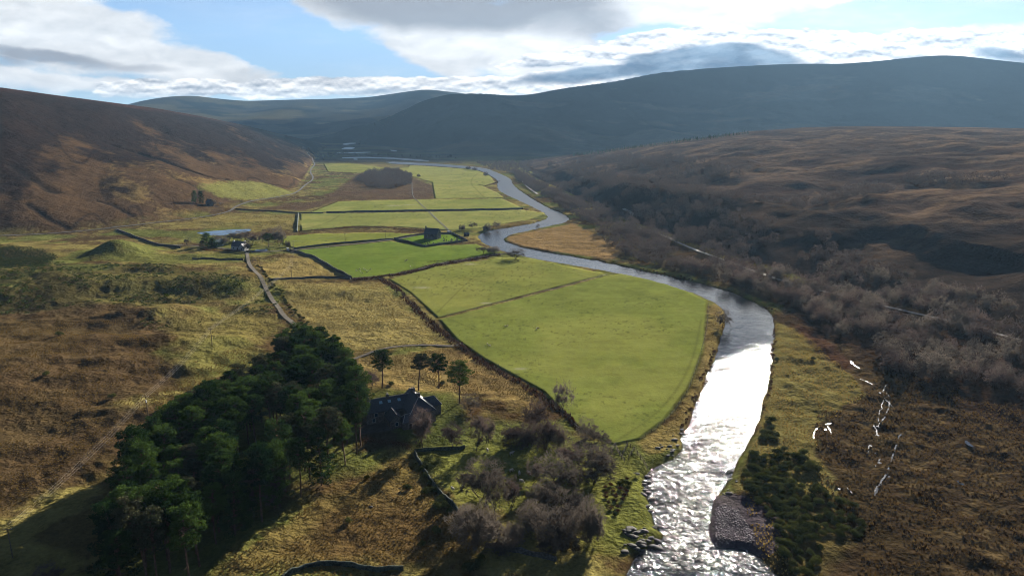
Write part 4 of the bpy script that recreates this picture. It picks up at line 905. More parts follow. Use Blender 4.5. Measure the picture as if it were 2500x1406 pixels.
for i in np.where(isind)[0]:
    x, y = ALL[i]; BK[int(r_.integers(5))].place(x, y, size_[i] * 1.12, 'leafless grey-brown birch in the wood between the river and the hill road', 'birch tree', 'nearest birches of the riverside wood')
# the mass: light versions of the same trees
TWIGM = leafmat('distant_twigs', lin(80, 70, 66, .5), lin(136, 122, 110, .5), .4)
def light_tree(seed, n, kind=0):
    r = np.random.default_rng(seed); K = MB(); h, w_ = 7.5, 7.0
    K.tube([(0, 0, -.5), (0, 0, h * .45)], [.16, .08], 3, False)
    if kind:
        v = r.uniform(0, 1, (n, 1)); a = r.uniform(0, 6.28, (n, 1)); rr = (1 - v) * 2.2 * r.uniform(.5, 1.1, (n, 1)); c = np.hstack([rr * np.cos(a), rr * np.sin(a), 1 + v * 9]); K.tris(leaftris(c, 1.1, r)); return K
    for i in range(4): a = i * 1.7 + seed; K.tube([(0, 0, h * .25), (math.cos(a) * 1.8, math.sin(a) * 1.8, h * .75)], [.1, .04], 3, False)
    v = rvec(n, r); lob = .95 + .35 * np.sin(v[:, :1] * 5 + seed) * np.cos(v[:, 1:2] * 4 + seed); st = v * lob * r.uniform(.45, 1., (n, 1)) ** .5 * np.array((w_ / 2, w_ / 2, h * .40)) + np.array((0, 0, h * .57))
    d = v * .7 + rvec(n, r) * .7; d /= np.linalg.norm(d, axis=1, keepdims=True); s_ = np.cross(d, rvec(n, r)); s_ /= np.linalg.norm(s_, axis=1, keepdims=True)
    K.tris(np.stack([st - s_ * .13, st + s_ * .13, st + d * .95], 1)); return K
def mass(name, P, sizes, protos, m, label, cat):
    r = np.random.default_rng(3); VV, FF, n0 = [], [], 0; z = hz(P[:, 0], P[:, 1])
    PV = []
    for K in protos:
        v = np.vstack(K.v); f = [a for a in K.f]; tri = []
        for a in f:
            tri.append(a[:3]); 
            if len(a) == 4: tri.append((a[0], a[2], a[3]))
        PV.append((v, np.array(tri)))
    for i in range(len(P)):
        v, f = PV[int(r.integers(len(PV)))]; a = r.uniform(0, 6.28); c, s_ = math.cos(a), math.sin(a); q = v * sizes[i]
        VV.append(np.stack([q[:, 0] * c - q[:, 1] * s_ + P[i, 0], q[:, 0] * s_ + q[:, 1] * c + P[i, 1], q[:, 2] * r.uniform(.85, 1.2) + z[i]], 1)); FF.append(f + n0); n0 += len(v)
    o = obj(name, new_mesh(name, np.vstack(VV), np.vstack(FF), [m])); tag(o, label, cat, kind='stuff'); return o
rest_ = ~isind & ~con; print('mass trees', rest_.sum(), 'conifers', con.sum())
mass('birch_woodland', ALL[rest_], size_[rest_] * 1.05, [light_tree(i, 420) for i in range(4)], TWIGM, 'far off leafless birch woodland covering the scarp, the gullies and the riverside strip', 'woodland')
mass('conifer_plantation', ALL[con], size_[con] * size_con, [light_tree(i, 120, 1) for i in range(3)], NEED, 'dark line of conifers along the far edge of the brown moor', 'plantation')

# ================================================================== BUSHES, SCRUB, ROUGH GRASS
GB_ = [Kind('gorse_bush', bush(400 + i, 4.2, 2.3, 1500, .24, 10), BARK, GORSE) for i in range(3)]
DH_ = [Kind('heather_bush', bush(410 + i, 3.4, 1.5, 700, .22, 7), BARK, HEATH) for i in range(2)]
gp = FL([(1880, 1028), (1908, 1042), (1885, 1092), (1960, 1112), (1992, 1150), (2003, 1200), (2080, 1232), (2112, 1300), (2010, 1312), (1995, 1406), (1925, 1406), (1895, 1290), (1830, 1200), (1815, 1150), (1850, 1090)])
for x, y in scatter(gp, 2.5, 501, 9000, lambda x, y: fbm(x, y, 9, 2, 502) > .30): random.choice(GB_).place(x, y, random.uniform(.6, 1.15), 'dark green gorse bush in the thick patch on the right bank of the river', 'gorse bush', 'gorse on the right bank')
for x, y in scatter(FL([(1468, 1190), (1532, 1168), (1535, 1192), (1505, 1262), (1478, 1240)]), 2.2, 503, 4000): random.choice(DH_ + GB_[:1]).place(x, y, random.uniform(.5, .8), 'low dark scrub bush between the bare copse and the river', 'bush', 'dark scrub by the left bank')
lane = HT([(618, 650), (640, 675), (660, 705), (690, 745), (712, 770), (735, 800)])
for i in range(len(lane) - 1):
    for t in np.arange(0, 1, 3.4 / max(1, np.hypot(*(lane[i + 1] - lane[i])))):
        p = lane[i] + (lane[i + 1] - lane[i]) * t + np.array((4.2, 0)) + rng.normal(size=2) * .7
        random.choice(GB_ + DH_).place(p[0], p[1], random.uniform(.5, .85), 'dark bush in the hedge line along the right side of the farm track', 'bush', 'bushes along the farm track')
wallb = [(1034, 1148), (1042, 1165), (1052, 1182), (1060, 1200), (1040, 1205), (1075, 1225), (1085, 1236), (1066, 1240), (1098, 1250)]
for p in wallb: q = hit(*p); GB_[0].place(q[0], q[1], random.uniform(.7, 1.1), 'dark gorse bush growing against the mossy wall below the house', 'gorse bush', 'gorse along the mossy wall')
for px, py, sc, lb in [(850, 1274, .7, 'small round gorse bush alone on the tawny slope below the pine wood'), (895, 1168, .6, 'small dark gorse bush nearest the pine wood edge'), (996, 1196, .85, 'dark gorse bush alone left of the mossy wall'), (1066, 1300, .8, 'dark gorse bush alone below the bend of the mossy wall'), (1030, 1332, .6, 'tiny gorse bush below the bend of the mossy wall, left of the copse'),
        (112, 916, .9, 'round green bush alone on the brown moor at the far left'), (273, 972, .9, 'dark flat bush on the moor edge above the power pole'), (146, 820, 1.1, 'low wide green bush on the brown moor, upper left'), (1896, 880, .8, 'small dark bush alone on the olive grass by the bright river'), (1985, 878, .7, 'small dark bush in the middle of the olive grass'),
        (1150, 1392, 1.3, 'large dark gorse bush at the bottom edge below the stone wall'), (1172, 1376, 1.1, 'dark gorse bush just above the largest one at the bottom edge'), (1185, 1290, .8, 'dark bush under the dense bare tree by the wall corner'), (1080, 938, .8, 'rounded green bush behind the right part of the house'), (1024, 1092, .8, 'dark evergreen shrub under the tall bare tree before the house'),
        (955, 940, .9, 'rounded dark shrub behind the house roof'), (1172, 1078, .8, 'dark red-brown bush in the garden right of the house')]:
    q = hit(px, py); (DH_[0] if 'brown' in lb and 'moor' not in lb else random.choice(GB_)).place(q[0], q[1], sc, lb, 'bush')
def hedge(name, pts, w_, h_, m, label, cat, n=60):
    P = HT(pts); r = np.random.default_rng(len(label)); K = MB(); T = MB(); L = np.hypot(*(P[1:] - P[:-1]).T).cumsum(); tot = L[-1]; c = []
    for t in r.uniform(0, tot, int(tot * n)):
        i = int(np.searchsorted(L, t)); a = P[i]; b = P[i + 1]; f = 1 - (L[i] - t) / np.hypot(*(b - a)); p = a + (b - a) * f + r.normal(size=2) * w_ * .28; c.append((p[0], p[1], abs(r.normal()) * h_ * .45))
    c = np.array(c); base_ = np.array((*P[0], float(hz(*P[0])))); c[:, 2] = np.minimum(c[:, 2], h_) + hz(c[:, 0], c[:, 1]); K.tris(leaftris(c - base_, .35, r))
    for i in range(0, len(c), 90): q = c[i] - base_; T.tube([(q[0], q[1], q[2] - 1.2), q], [.06, .03], 3, False)
    e = empty(name, base_); tag(e, label, cat); T.build('stems', BARK, e); K.build('foliage', m, e); return e
hedge('beech_hedge', [(490, 610), (530, 613), (575, 614), (600, 612)], 1.6, 2.2, leafmat('copper_leaves', lin(110, 58, 34, .5), lin(150, 84, 48, .5), .3), 'copper brown beech hedge in front of the white farmhouse', 'hedge')
hedge('scrub_hedge', [(738, 566), (800, 560), (870, 556), (930, 556), (980, 560), (1040, 562)], 3., 2.0, HEATH, 'dark shrubby hedge along the burn between the two bands of fields', 'hedge', 22)
hedge('garden_hedge', [(855, 930), (870, 950), (885, 975), (892, 985)], 1.6, 2.6, NEED, 'clipped dark hedge between the pine wood and the big house', 'hedge')
hedge('scrub_hedge', [(1168, 452), (1185, 455), (1205, 450), (1220, 443)], 4., 2.4, HEATH, 'dark scrub tongue on the far riverbank beside the distant fields', 'hedge', 22)
hedge('scrub_hedge', [(1045, 640), (1100, 636), (1160, 628), (1220, 618)], 2., 1.2, HEATH, 'low dark scrub along the lane between the middle fields', 'hedge', 16)
hedge('shrub_border', [(890, 1075), (930, 1080), (975, 1085), (1000, 1095)], 2.5, 1.4, HEATH, 'reddish brown shrub border in the garden below the big house', 'shrubs', 45)
def bank_mass():
    pass
def clump(seed, n, h_, w_):
    r = np.random.default_rng(seed); K = MB(); a = r.uniform(0, 6.28, n); d = np.stack([np.cos(a), np.sin(a), r.uniform(.6, 1.6, n)], 1); s_ = np.stack([-np.sin(a), np.cos(a), 0 * a], 1); st = d * np.array((w_ * .25, w_ * .25, 0))
    K.tris(np.stack([st - s_ * w_ * .28, st + s_ * w_ * .28, st + d * np.array((w_ * .45, w_ * .45, h_))], 1)); return K
def bclump(seed, n, h_, w_):
    r = np.random.default_rng(seed); K = MB(); v = rvec(n, r); v[:, 2] = np.abs(v[:, 2]); K.tris(leaftris(v * np.array((w_, w_, h_)) * r.uniform(.6, 1, (n, 1)), .5, r)); return K
def put_mass(name, polys, dist, seed, th, protos, m, label, cat, size=(.6, 1.2), sc=14, pf=HT):
    P = np.vstack([scatter(pf(p), dist, seed + i, 60000, nz_keep(sc, th, seed + 3)) for i, p in enumerate(polys)])
    print(name, len(P)); mass(name, P, np.random.default_rng(seed).uniform(*size, len(P)), protos, m, label, cat)
STRAW = leafmat('dry_grass', lin(150, 124, 70, .5), lin(186, 160, 92, .5), .4); RUSH = leafmat('brown_rushes', lin(84, 66, 42, .5), lin(128, 104, 66, .5), .35)
put_mass('juniper_scrub', [[(-150, 640), (60, 640), (440, 652), (640, 690), (520, 735), (350, 745), (150, 752), (-150, 770)], [(330, 800), (360, 775), (430, 770), (500, 790), (440, 808)], [(560, 720), (660, 700), (690, 760), (600, 770)]], 3.6, 601, .5, [bclump(i, 60, 1.1, 1.7) for i in range(3)], JUNI, 'low dark green juniper scrub dotted over the hummocks on the left', 'scrub', (.4, 1.2), 16)
put_mass('gorse_thicket', [[(-150, 612), (30, 604), (90, 612), (135, 628), (120, 645), (-150, 662)]], 4.2, 611, .2, [bclump(5 + i, 150, 3.6, 3.0) for i in range(3)], GORSE, 'dense dark thicket in the hollow at the left edge', 'scrub', (.7, 1.2))
put_mass('bank_scrub', [[(1740, 850), (1752, 850), (1712, 960), (1685, 1010), (1672, 1040), (1660, 1040), (1695, 960)], [(1885, 800), (1895, 800), (1892, 900), (1870, 1000), (1858, 1000), (1880, 900)], [(1300, 610), (1500, 642), (1650, 672), (1750, 698), (1900, 760), (1880, 760), (1740, 700), (1640, 677), (1490, 648), (1300, 614)]], 2.3, 621, .46, [bclump(9 + i, 40, .7, .8) for i in range(2)], HEATH, 'dark heathery clumps overhanging both banks of the river', 'scrub', (.5, 1.3), 10, FL)
put_mass('ditch_rushes', [[(918, 678), (932, 676), (970, 700), (1015, 742), (1050, 778), (1118, 834), (1188, 884), (1268, 928), (1328, 966), (1386, 1008), (1414, 1042), (1404, 1046), (1370, 1014), (1310, 972), (1250, 934), (1170, 890), (1100, 840), (1030, 784), (1000, 748), (955, 704)], [(860, 680), (925, 674), (1000, 661), (1060, 645), (1150, 630), (1220, 618), (1222, 624), (1150, 637), (1060, 652), (1000, 669), (925, 680), (860, 686)]], 1.0, 626, .38, [clump(40 + i, 9, .8, .8) for i in range(3)], HEATH, 'dark rushes filling the ditch and lane along the field edges', 'rushes', (.5, 1.3), 5)
put_mass('rush_tussocks', [[(1990, 1020), (2110, 960), (2160, 900), (2560, 1020), (2600, 1460), (2080, 1460), (2110, 1310), (2000, 1200)]], 1.15, 631, .40, [clump(i, 6, .55, .8) for i in range(3)], RUSH, 'brown rush tussocks covering the bog east of the river', 'tussocks', (.5, 1.3), 8)
put_mass('dry_tussocks', [[(1895, 790), (1960, 815), (2085, 925), (2112, 962), (1985, 1060), (2030, 1200), (1930, 1230), (1800, 1200), (1850, 1050)], [(1810, 1200), (1860, 1230), (1920, 1330), (1960, 1440), (1900, 1440), (1850, 1330)]], 1.0, 641, .42, [clump(i, 6, .4, .65) for i in range(3)], STRAW, 'pale grass tussocks on the olive meadow along the right bank', 'tussocks', (.5, 1.2), 7)
put_mass('moor_tussocks', [[(480, 1440), (640, 1310), (800, 1205), (1010, 1108), (1060, 1200), (1180, 1335), (1000, 1390), (700, 1440)], [(880, 880), (1100, 850), (1320, 975), (1300, 1000), (1150, 970)], [(150, 1020), (380, 960), (480, 880), (560, 850), (650, 870), (420, 1000), (330, 1080), (0, 1250), (-50, 1100)], [(-60, 780), (300, 780), (420, 900), (200, 1000), (-60, 1000)]], 1.0, 651, .42, [clump(20 + i, 8, .36, .55) for i in range(3)], leafmat('tawny_grass', lin(108, 86, 50, .5), lin(158, 132, 76, .5), .4), 'tawny grass tussocks over the moor and the slope below the pine wood', 'tussocks', (.5, 1.2), 9)
put_mass('meadow_tussocks', [[(690, 690), (930, 692), (1000, 760), (1085, 842), (900, 850), (840, 858), (750, 790)], [(1240, 580), (1400, 547), (1500, 592), (1520, 612), (1300, 604)], [(1640, 1040), (1700, 960), (1735, 850), (1745, 760), (1770, 790), (1700, 980), (1600, 1110), (1570, 1090)]], 1.6, 661, .45, [clump(30 + i, 5, .35, .8) for i in range(2)], STRAW, 'straw coloured grass tufts on the rough meadows around the green fields', 'tussocks', (.5, 1.1), 9)

# ================================================================== WALLS, FENCES, PEN
STONE = pmat('dry_stone', lin(112, 108, 100, .5), .95, .45, 1.6, .2, .12, 3.); MOSS = pmat('mossy_stone', lin(84, 92, 78, .5), .95, .5, 1.2, .2, .15, 3.)
WOODM = pmat('weathered_wood', lin(128, 116, 100, .5), .9, .3, 3.); WIRE = pmat('wire', lin(120, 120, 120, .5), .6, .1, 1.)
def wall_thing(pts, h_, w_, m, label, closed=False, rough_=.12, onflat=False):
    P = (FL if onflat else HT)(pts)
    if closed: P = np.vstack([P, P[:1]])
    Q = []
    for i in range(len(P) - 1):
        L = np.hypot(*(P[i + 1] - P[i])); n = max(1, int(L / 1.6))
        for k in range(n): Q.append(P[i] + (P[i + 1] - P[i]) * k / n)
    Q.append(P[-1]); Q = np.array(Q); T = np.gradient(Q, axis=0); T /= np.maximum(np.hypot(T[:, 0], T[:, 1]), 1e-6)[:, None]; nn = np.stack([-T[:, 1], T[:, 0]], 1)
    r = np.random.default_rng(len(Q)); z = hz(Q[:, 0], Q[:, 1]); top = z + h_ + r.uniform(-rough_, rough_, len(Q)); V = []
    for i in range(len(Q)):
        j = r.uniform(-.08, .08)
        for s_, zz in ((-.62, z[i] - .6), (-.42, z[i] + h_ * .6), (-.3, top[i] - .1), (.0, top[i]), (.3, top[i] - .1), (.42, z[i] + h_ * .6), (.62, z[i] - .6)): V.append((*(Q[i] + nn[i] * (s_ * w_ + j)), zz))
    V = np.array(V); o0 = np.array((*Q[0], z[0])); K = MB(); F = [(i * 7 + k, i * 7 + k + 1, i * 7 + k + 8, i * 7 + k + 7) for i in range(len(Q) - 1) for k in range(6)]
    K.add(V - o0, F); K.f.append(tuple(range(6, -1, -1))); K.f.append(tuple(len(V) - 7 + k for k in range(7)))
    o = K.build('stone_wall', m, None, o0); tag(o, label, 'stone wall'); return o
wall_thing([(962, 584), (1038, 573), (1106, 573), (1141, 590), (1038, 603)], 1.9, .8, STONE, 'dark stone wall enclosing the churchyard', True, onflat=True)
wall_thing([(575, 513), (640, 515), (728, 521), (790, 521)], 1.5, .9, STONE, 'stone wall running from the road to the corner of the distant field', onflat=True)
wall_thing([(797, 520), (900, 518), (1000, 516), (1140, 514), (1277, 511)], 2.2, 1.2, STONE, 'long dark wall across the distant green fields, ending at the river', onflat=True)
wall_thing([(728, 523), (727, 545), (725, 566)], 2., 1.2, MOSS, 'short wall at the left end of the distant fields, running toward the camera', onflat=True)
wall_thing([(708, 613), (735, 620), (765, 629), (805, 652), (835, 668), (858, 681)], 2.3, 1.0, STONE, 'shadowed wall along the left side of the sheep field')
wall_thing([(716, 609), (790, 599), (870, 592), (960, 585)], 1.7, .8, STONE, 'stone wall beside the lane from the farm to the church', onflat=True)
wall_thing([(657, 684), (700, 682), (750, 679), (800, 679), (856, 682)], 1.4, .8, STONE, 'stone wall below the small tan paddock by the farm track')
wall_thing([(286, 563), (318, 574), (350, 586), (390, 600), (440, 606)], 1.8, 1.0, STONE, 'curving stone wall from the road down to the farm drive')
wall_thing([(470, 633), (530, 635), (594, 635)], 1.4, .8, STONE, 'short straight stone wall left of the top of the farm track')
wall_thing([(1012, 1108), (1030, 1142), (1050, 1172), (1070, 1200), (1092, 1222), (1112, 1240), (1132, 1268)], 1.4, .8, MOSS, 'mossy green-grey wall winding down from the garden', rough_=.25)
wall_thing([(1186, 1332), (1225, 1340), (1290, 1352), (1358, 1368)], 1.3, .9, STONE, 'pale tumbled stone wall along the bottom of the copse', rough_=.25)
wall_thing([(1012, 1103), (1055, 1099), (1095, 1098), (1135, 1094)], 1.2, .7, MOSS, 'low garden wall under the bare trees below the big house')
wall_thing([(690, 1412), (712, 1396), (745, 1383), (800, 1378), (860, 1382), (920, 1394), (985, 1390)], 1.1, .8, MOSS, 'dark low wall curving along the bottom edge of the picture', rough_=.3)
POST = None
def fence(pts, label, step=5.5, h_=1.25, top=True, maxp=100):
    global POST
    P = HT(pts); o0 = np.array((*P[0], float(hz(*P[0])))); e = empty('fence', o0); tag(e, label, 'fence', 'post and wire fences round the fields'); Q = []
    for i in range(len(P) - 1):
        L = np.hypot(*(P[i + 1] - P[i])); n = max(1, round(L / step))
        for k in range(n): Q.append(P[i] + (P[i + 1] - P[i]) * k / n)
    Q.append(P[-1]); Z = [float(hz(*q)) for q in Q]
    if POST is None: k = MB(); k.tube([(0, 0, -.3), (0, 0, h_)], [.09, .08], 5); POST = k.mesh('post', [WOODM])
    for q, z in list(zip(Q, Z))[:maxp]: o = obj('post', POST, e, (q[0] - o0[0], q[1] - o0[1], z - o0[2])); o.rotation_euler = (random.uniform(-.06, .06), random.uniform(-.06, .06), random.uniform(0, 3))
    k = MB()
    for hh in (.35, .75, 1.1):
        for i in range(len(Q) - 1): k.tube([np.array((*Q[i], Z[i] + hh)) - o0, np.array((*Q[i + 1], Z[i + 1] + hh)) - o0], [.014, .014], 3, False)
    k.build('wire', WIRE, e)
fence([(926, 678), (965, 702), (1010, 747), (1062, 782), (1118, 838)], 'wire fence along the upper left edge of the big green fields')
fence([(1128, 843), (1190, 880), (1260, 918), (1320, 960), (1370, 1005), (1408, 1045)], 'wire fence above the dark ditch at the lower left edge of the biggest field')
fence([(1070, 777), (1130, 762), (1200, 745), (1330, 712), (1480, 673)], 'wire fence crossing between the two largest green fields')
fence([(1232, 620), (1300, 634), (1400, 652), (1480, 666), (1560, 680), (1640, 697), (1727, 735)], 'riverside fence along the top of the two largest fields', 6.5)
fence([(1729, 737), (1728, 780), (1720, 830), (1704, 890), (1682, 950), (1650, 1000), (1622, 1030), (1590, 1055), (1560, 1076), (1500, 1089)], 'fence curving down the right side of the biggest field to the sheepfold')
fence([(860, 681), (940, 675), (1060, 648), (1225, 619)], 'fence along the bottom edge of the sheep field', 6.5)
def pen():
    o0 = hit(1535, 1100); e = empty('sheep_pen', o0); tag(e, 'wooden sheepfold hurdles casting barred shadows at the bottom corner of the big field', 'sheepfold')
    for ln in ([(1490, 1102), (1502, 1090), (1530, 1086)], [(1530, 1086), (1548, 1100), (1572, 1132), (1580, 1148)], [(1502, 1092), (1512, 1112), (1524, 1128)], [(1532, 1090), (1520, 1112)], [(1548, 1100), (1535, 1122)]):
        P = [hit(*p) for p in ln]
        for i in range(len(P) - 1):
            L = np.linalg.norm(P[i + 1] - P[i]); n = max(1, int(L / 2.2))
            for k_ in range(n + 1):
                q = P[i] + (P[i + 1] - P[i]) * k_ / n; m_ = MB(); m_.tube([q - o0 - (0, 0, .3), q - o0 + (0, 0, 1.7)], [.1, .09], 5); m_.build('post', WOODM, e)
            m_ = MB()
            for hh in (.4, .8, 1.2, 1.6): m_.tube([P[i] - o0 + (0, 0, hh), P[i + 1] - o0 + (0, 0, hh)], [.055, .055], 4)
            m_.build('rails', WOODM, e)
pen()

# ================================================================== BUILDINGS
SLATE = pmat('slate_roof', lin(56, 61, 70, .5), .6, .3, 2., .4, .03, 6.); GRAN = pmat('grey_granite', lin(122, 116, 110, .5), .9, .3, 1.5); WHITE = pmat('white_harling', lin(225, 224, 220, .5), .85, .06, 1.)
LEAD = pmat('lead_flashing', lin(190, 180, 175, .5), .6, .1, 2.); GLASS = pmat('window_glass', lin(60, 80, 95, .5), .12, .1, 1., .6); FRAMEM = pmat('white_paint', lin(215, 215, 212, .5), .6, .05, 1.); GREENM = pmat('green_sheet_metal', lin(30, 62, 66, .5), .5, .15, 1.); DOORM = pmat('dark_door', lin(60, 50, 44, .5), .7, .2, 2.)
SKYL = pmat('skylight_glass', lin(150, 190, 205, .5), .08, .05, 1., .8)
def wing(e, cx, cy, L, Wd, wh, rh, rz, wm, rm, hip=(0, 0), windows=(), chim=(), door=None, sky=(), ridge=True):
    ca, sa = math.cos(rz), math.sin(rz)
    tf = lambda x, y, z: (cx + x * ca - y * sa, cy + x * sa + y * ca, z)
    x, y = L / 2, Wd / 2; K = MB()
    V = [tf(-x, -y, -.6), tf(x, -y, -.6), tf(x, y, -.6), tf(-x, y, -.6), tf(-x, -y, wh), tf(x, -y, wh), tf(x, y, wh), tf(-x, y, wh)]; F = [(0, 1, 5, 4), (2, 3, 7, 6)]
    V += [tf(-x, 0, wh + (0 if hip[0] else rh - .12)), tf(x, 0, wh + (0 if hip[1] else rh - .12))]; F += [(3, 0, 4, 8, 7), (1, 2, 6, 9, 5)]; K.add(V, []); K.f += F
    K.build('wall', wm, e)
    o = .35; drop = o * rh / y; R_ = MB(); t = .16
    a, b = -x - (o if True else 0), x + o; ra, rb = (-x + hip[0] if hip[0] else a), (x - hip[1] if hip[1] else b)
    lo = wh - drop; V = [tf(a, -y - o, lo), tf(b, -y - o, lo), tf(rb, 0, wh + rh), tf(ra, 0, wh + rh), tf(b, y + o, lo), tf(a, y + o, lo)]
    V += [(v[0], v[1], v[2] + t) for v in V]
    F = [(6, 7, 8, 9), (9, 8, 10, 11), (0, 3, 2, 1), (3, 5, 4, 2), (0, 1, 7, 6), (4, 5, 11, 10), (1, 4, 10, 7) if 0 else (1, 2, 8, 7), (2, 4, 10, 8), (3, 0, 6, 9), (5, 3, 9, 11)]
    if hip[0]: F += [(11, 6, 9)]
    if hip[1]: F += [(7, 10, 8)]
    R_.add(V, []); R_.f += F; ro = R_.build('roof', rm, e)
    if ridge:
        k = MB(); k.tube([tf(ra + .1, 0, wh + rh + t), tf(rb - .1, 0, wh + rh + t)], [.12, .12], 5)
        if hip[1]:
            for s_ in (-1, 1): k.tube([tf(rb, 0, wh + rh + t), tf(b, s_ * (y + o), lo + t)], [.13, .13], 5)
        if hip[0]:
            for s_ in (-1, 1): k.tube([tf(ra, 0, wh + rh + t), tf(a, s_ * (y + o), lo + t)], [.13, .13], 5)
        k.build('ridge_flashing', LEAD, ro)
    for (wx, wy, sd_, ww, wwh, zz) in windows:            # side: 0 front(-y) 1 back 2 left end 3 right end
        k = MB(); g = MB()
        if sd_ in (0, 1): c = tf(wx, (-y if sd_ == 0 else y), zz); k.box(c, (ww + .24, .14, wwh + .24), rz); g.box(tf(wx, (-y - .06 if sd_ == 0 else y + .06), zz), (ww, .08, wwh), rz)
        else: c = tf((-x if sd_ == 2 else x), wy, zz); k.box(c, (.14, ww + .24, wwh + .24), rz); g.box(tf((-x - .06 if sd_ == 2 else x + .06), wy, zz), (.08, ww, wwh), rz)
        f = k.build('window', FRAMEM, e); g.build('pane', GLASS, f)
    if door is not None: k = MB(); k.box(tf(door, -y - .02, 1.05), (1.1, .16, 2.1), rz); k.build('door', DOORM, e)
    for (hx, hy, hh) in chim:
        k = MB(); k.box(tf(hx, hy, wh + rh + hh / 2 - .7), (.9, 1.5, hh + 1.2), rz); c = k.build('chimney', wm, e); p = MB()
        for s_ in (-.4, .4): q = tf(hx, hy + s_, wh + rh + hh - .1); p.tube([q, (q[0], q[1], q[2] + .5)], [.16, .13], 6)
        p.build('chimney_pot', LEAD, c)
    sl = math.atan2(rh, y)
    for (sx, f, ww) in sky:                                # skylights on the front slope
        k = MB(); z0 = wh + rh * f; y0 = -y * (1 - f); d = .55
        P = [tf(sx - ww / 2, y0 - d * math.cos(sl), z0 - d * math.sin(sl)), tf(sx + ww / 2, y0 - d * math.cos(sl), z0 - d * math.sin(sl)), tf(sx + ww / 2, y0 + d * math.cos(sl), z0 + d * math.sin(sl)), tf(sx - ww / 2, y0 + d * math.cos(sl), z0 + d * math.sin(sl))]
        P = [(p[0], p[1], p[2] + t + .02) for p in P]; k.add(P + [(p[0], p[1], p[2] + .12) for p in P], [(3, 2, 1, 0), (4, 5, 6, 7), (0, 1, 5, 4), (1, 2, 6, 5), (2, 3, 7, 6), (3, 0, 4, 7)]); k.build('skylight', SKYL, e)
def site(name, px, py, label, cat='house'):
    q = hit(px, py); e = empty(name, q); tag(e, label, cat); return e
h = site('slate_house', 975, 1022, 'large rambling house with dark slate roofs and three skylights beside the pine wood')
wing(h, -5.0, 1.5, 17, 8, 4.6, 3.6, rad(24), GRAN, SLATE, (2.5, 0), [(-5, 0, 0, 1.2, 1.3, 3.4), (-1, 0, 0, 1.2, 1.3, 3.4), (-6, 0, 0, 1.1, 1.4, 1.4), (3, 0, 0, 1.1, 1.4, 1.4)], [(-7, 0, 1.4), (.5, 0, 1.4)], 0.5, [(-2.5, .62, 1.2), (.8, .62, 1.2), (4.6, .62, 1.2)])
wing(h, 6.5, 1.5, 14, 10, 4.9, 4.4, rad(-62), GRAN, SLATE, (0, 4.2), [(-3, 0, 0, 1.1, 1.4, 3.6), (2, 0, 0, 1.1, 1.4, 1.4), (0, 2, 3, 1.2, 1.5, 2.0), (0, -2, 3, 1.2, 1.5, 2.0)], [(-3.5, 0, 1.6), (2.2, 0, 1.5)])
wing(h, 11.6, 5.8, 6, 5.5, 4.2, 2.6, rad(28), GRAN, SLATE, (0, 1.8), [(0, 0, 3, 1.1, 1.4, 2.)])
wing(h, -1.0, -5.5, 6.5, 5, 3.2, 2.3, rad(-64), GRAN, SLATE, (0, 0), [(0, 0, 3, 1.1, 1.3, 1.6)], ())
wing(h, 4.6, -7.0, 5.5, 4.6, 3.0, 2.0, rad(28), GRAN, SLATE, (1.5, 1.5), [(0, 0, 0, 1.2, 1.2, 1.5)], (), .0)
h = site('white_farmhouse', 586, 609, 'white farmhouse with dark slate roof seen beside the farm pool')
wing(h, 0, 0, 12.5, 7.5, 3.6, 3.6, rad(-12), WHITE, SLATE, (0, 0), [(-4, 0, 0, 1., 1.2, 1.7), (3, 0, 0, 1., 1.2, 1.7), (0, 0, 3, 1., 1.2, 4.2)], [(-5.4, 0, 1.), (5.4, 0, 1.)], 0.)
wing(h, 5.0, -4.6, 6, 6, 3.2, 3.0, rad(-102), WHITE, SLATE, (0, 0), [(0, 0, 3, 1., 1.2, 1.7)])
h = site('green_barn', 528, 603, 'dark green sheet metal barn left of the white farmhouse', 'barn')
wing(h, 0, 2, 9, 7, 4.4, 2.2, rad(75), GREENM, GREENM, (0, 0), [(0, 0, 2, 2.4, 2.4, 1.6)], (), None, (), False)
h = site('stone_cottage', 512, 502, 'small grey stone cottage with a pale chimney above the far road', 'cottage')
wing(h, 0, 0, 8.5, 6, 5.2, 3., rad(-35), GRAN, SLATE, (0, 0), [(-2.4, 0, 0, 1, 1.4, 3.8), (2.4, 0, 0, 1, 1.4, 3.8), (-2.4, 0, 0, 1, 1.4, 1.4), (2.4, 0, 0, 1, 1.4, 1.4)], [(-3.6, 0, 1.2), (3.6, 0, 1.2)], 0.)
h = site('church', 1056, 582, 'dark stone church with slate roof and gable belfry inside its walled yard', 'church')
wing(h, 0, 0, 15, 8.5, 5., 5.2, rad(-24), GRAN, SLATE, (0, 0), [(-4, 0, 0, 1., 2.4, 2.8), (0, 0, 0, 1., 2.4, 2.8), (4, 0, 0, 1., 2.4, 2.8), (0, 0, 3, 1.6, 2.8, 3.2)], ())
k = MB(); c_, s_ = math.cos(rad(-24)), math.sin(rad(-24)); bx_, by_ = -7.3 * c_, -7.3 * s_
k.box((bx_ - .5 * -s_, by_ - .5 * c_, 11.0), (.8, .35, 1.8), rad(-24)); k.box((bx_ + .5 * -s_, by_ + .5 * c_, 11.0), (.8, .35, 1.8), rad(-24)); k.box((bx_, by_, 12.2), (.9, 1.5, .6), rad(-24), .2); bo = k.build('bellcote', GRAN, h)
k = MB(); k.tube([(bx_, by_, 11.7), (bx_, by_, 11.5), (bx_, by_, 11.0)], [.05, .2, .32], 8); k.build('bell', DOORM, bo)
wing(h, 3.2 * c_ + 5.4 * -s_ * -1 , 3.2 * s_ - 5.4 * c_, 3.2, 3., 2.8, 1.8, rad(-114), GRAN, SLATE, (0, 0), [], (), None, (), False)
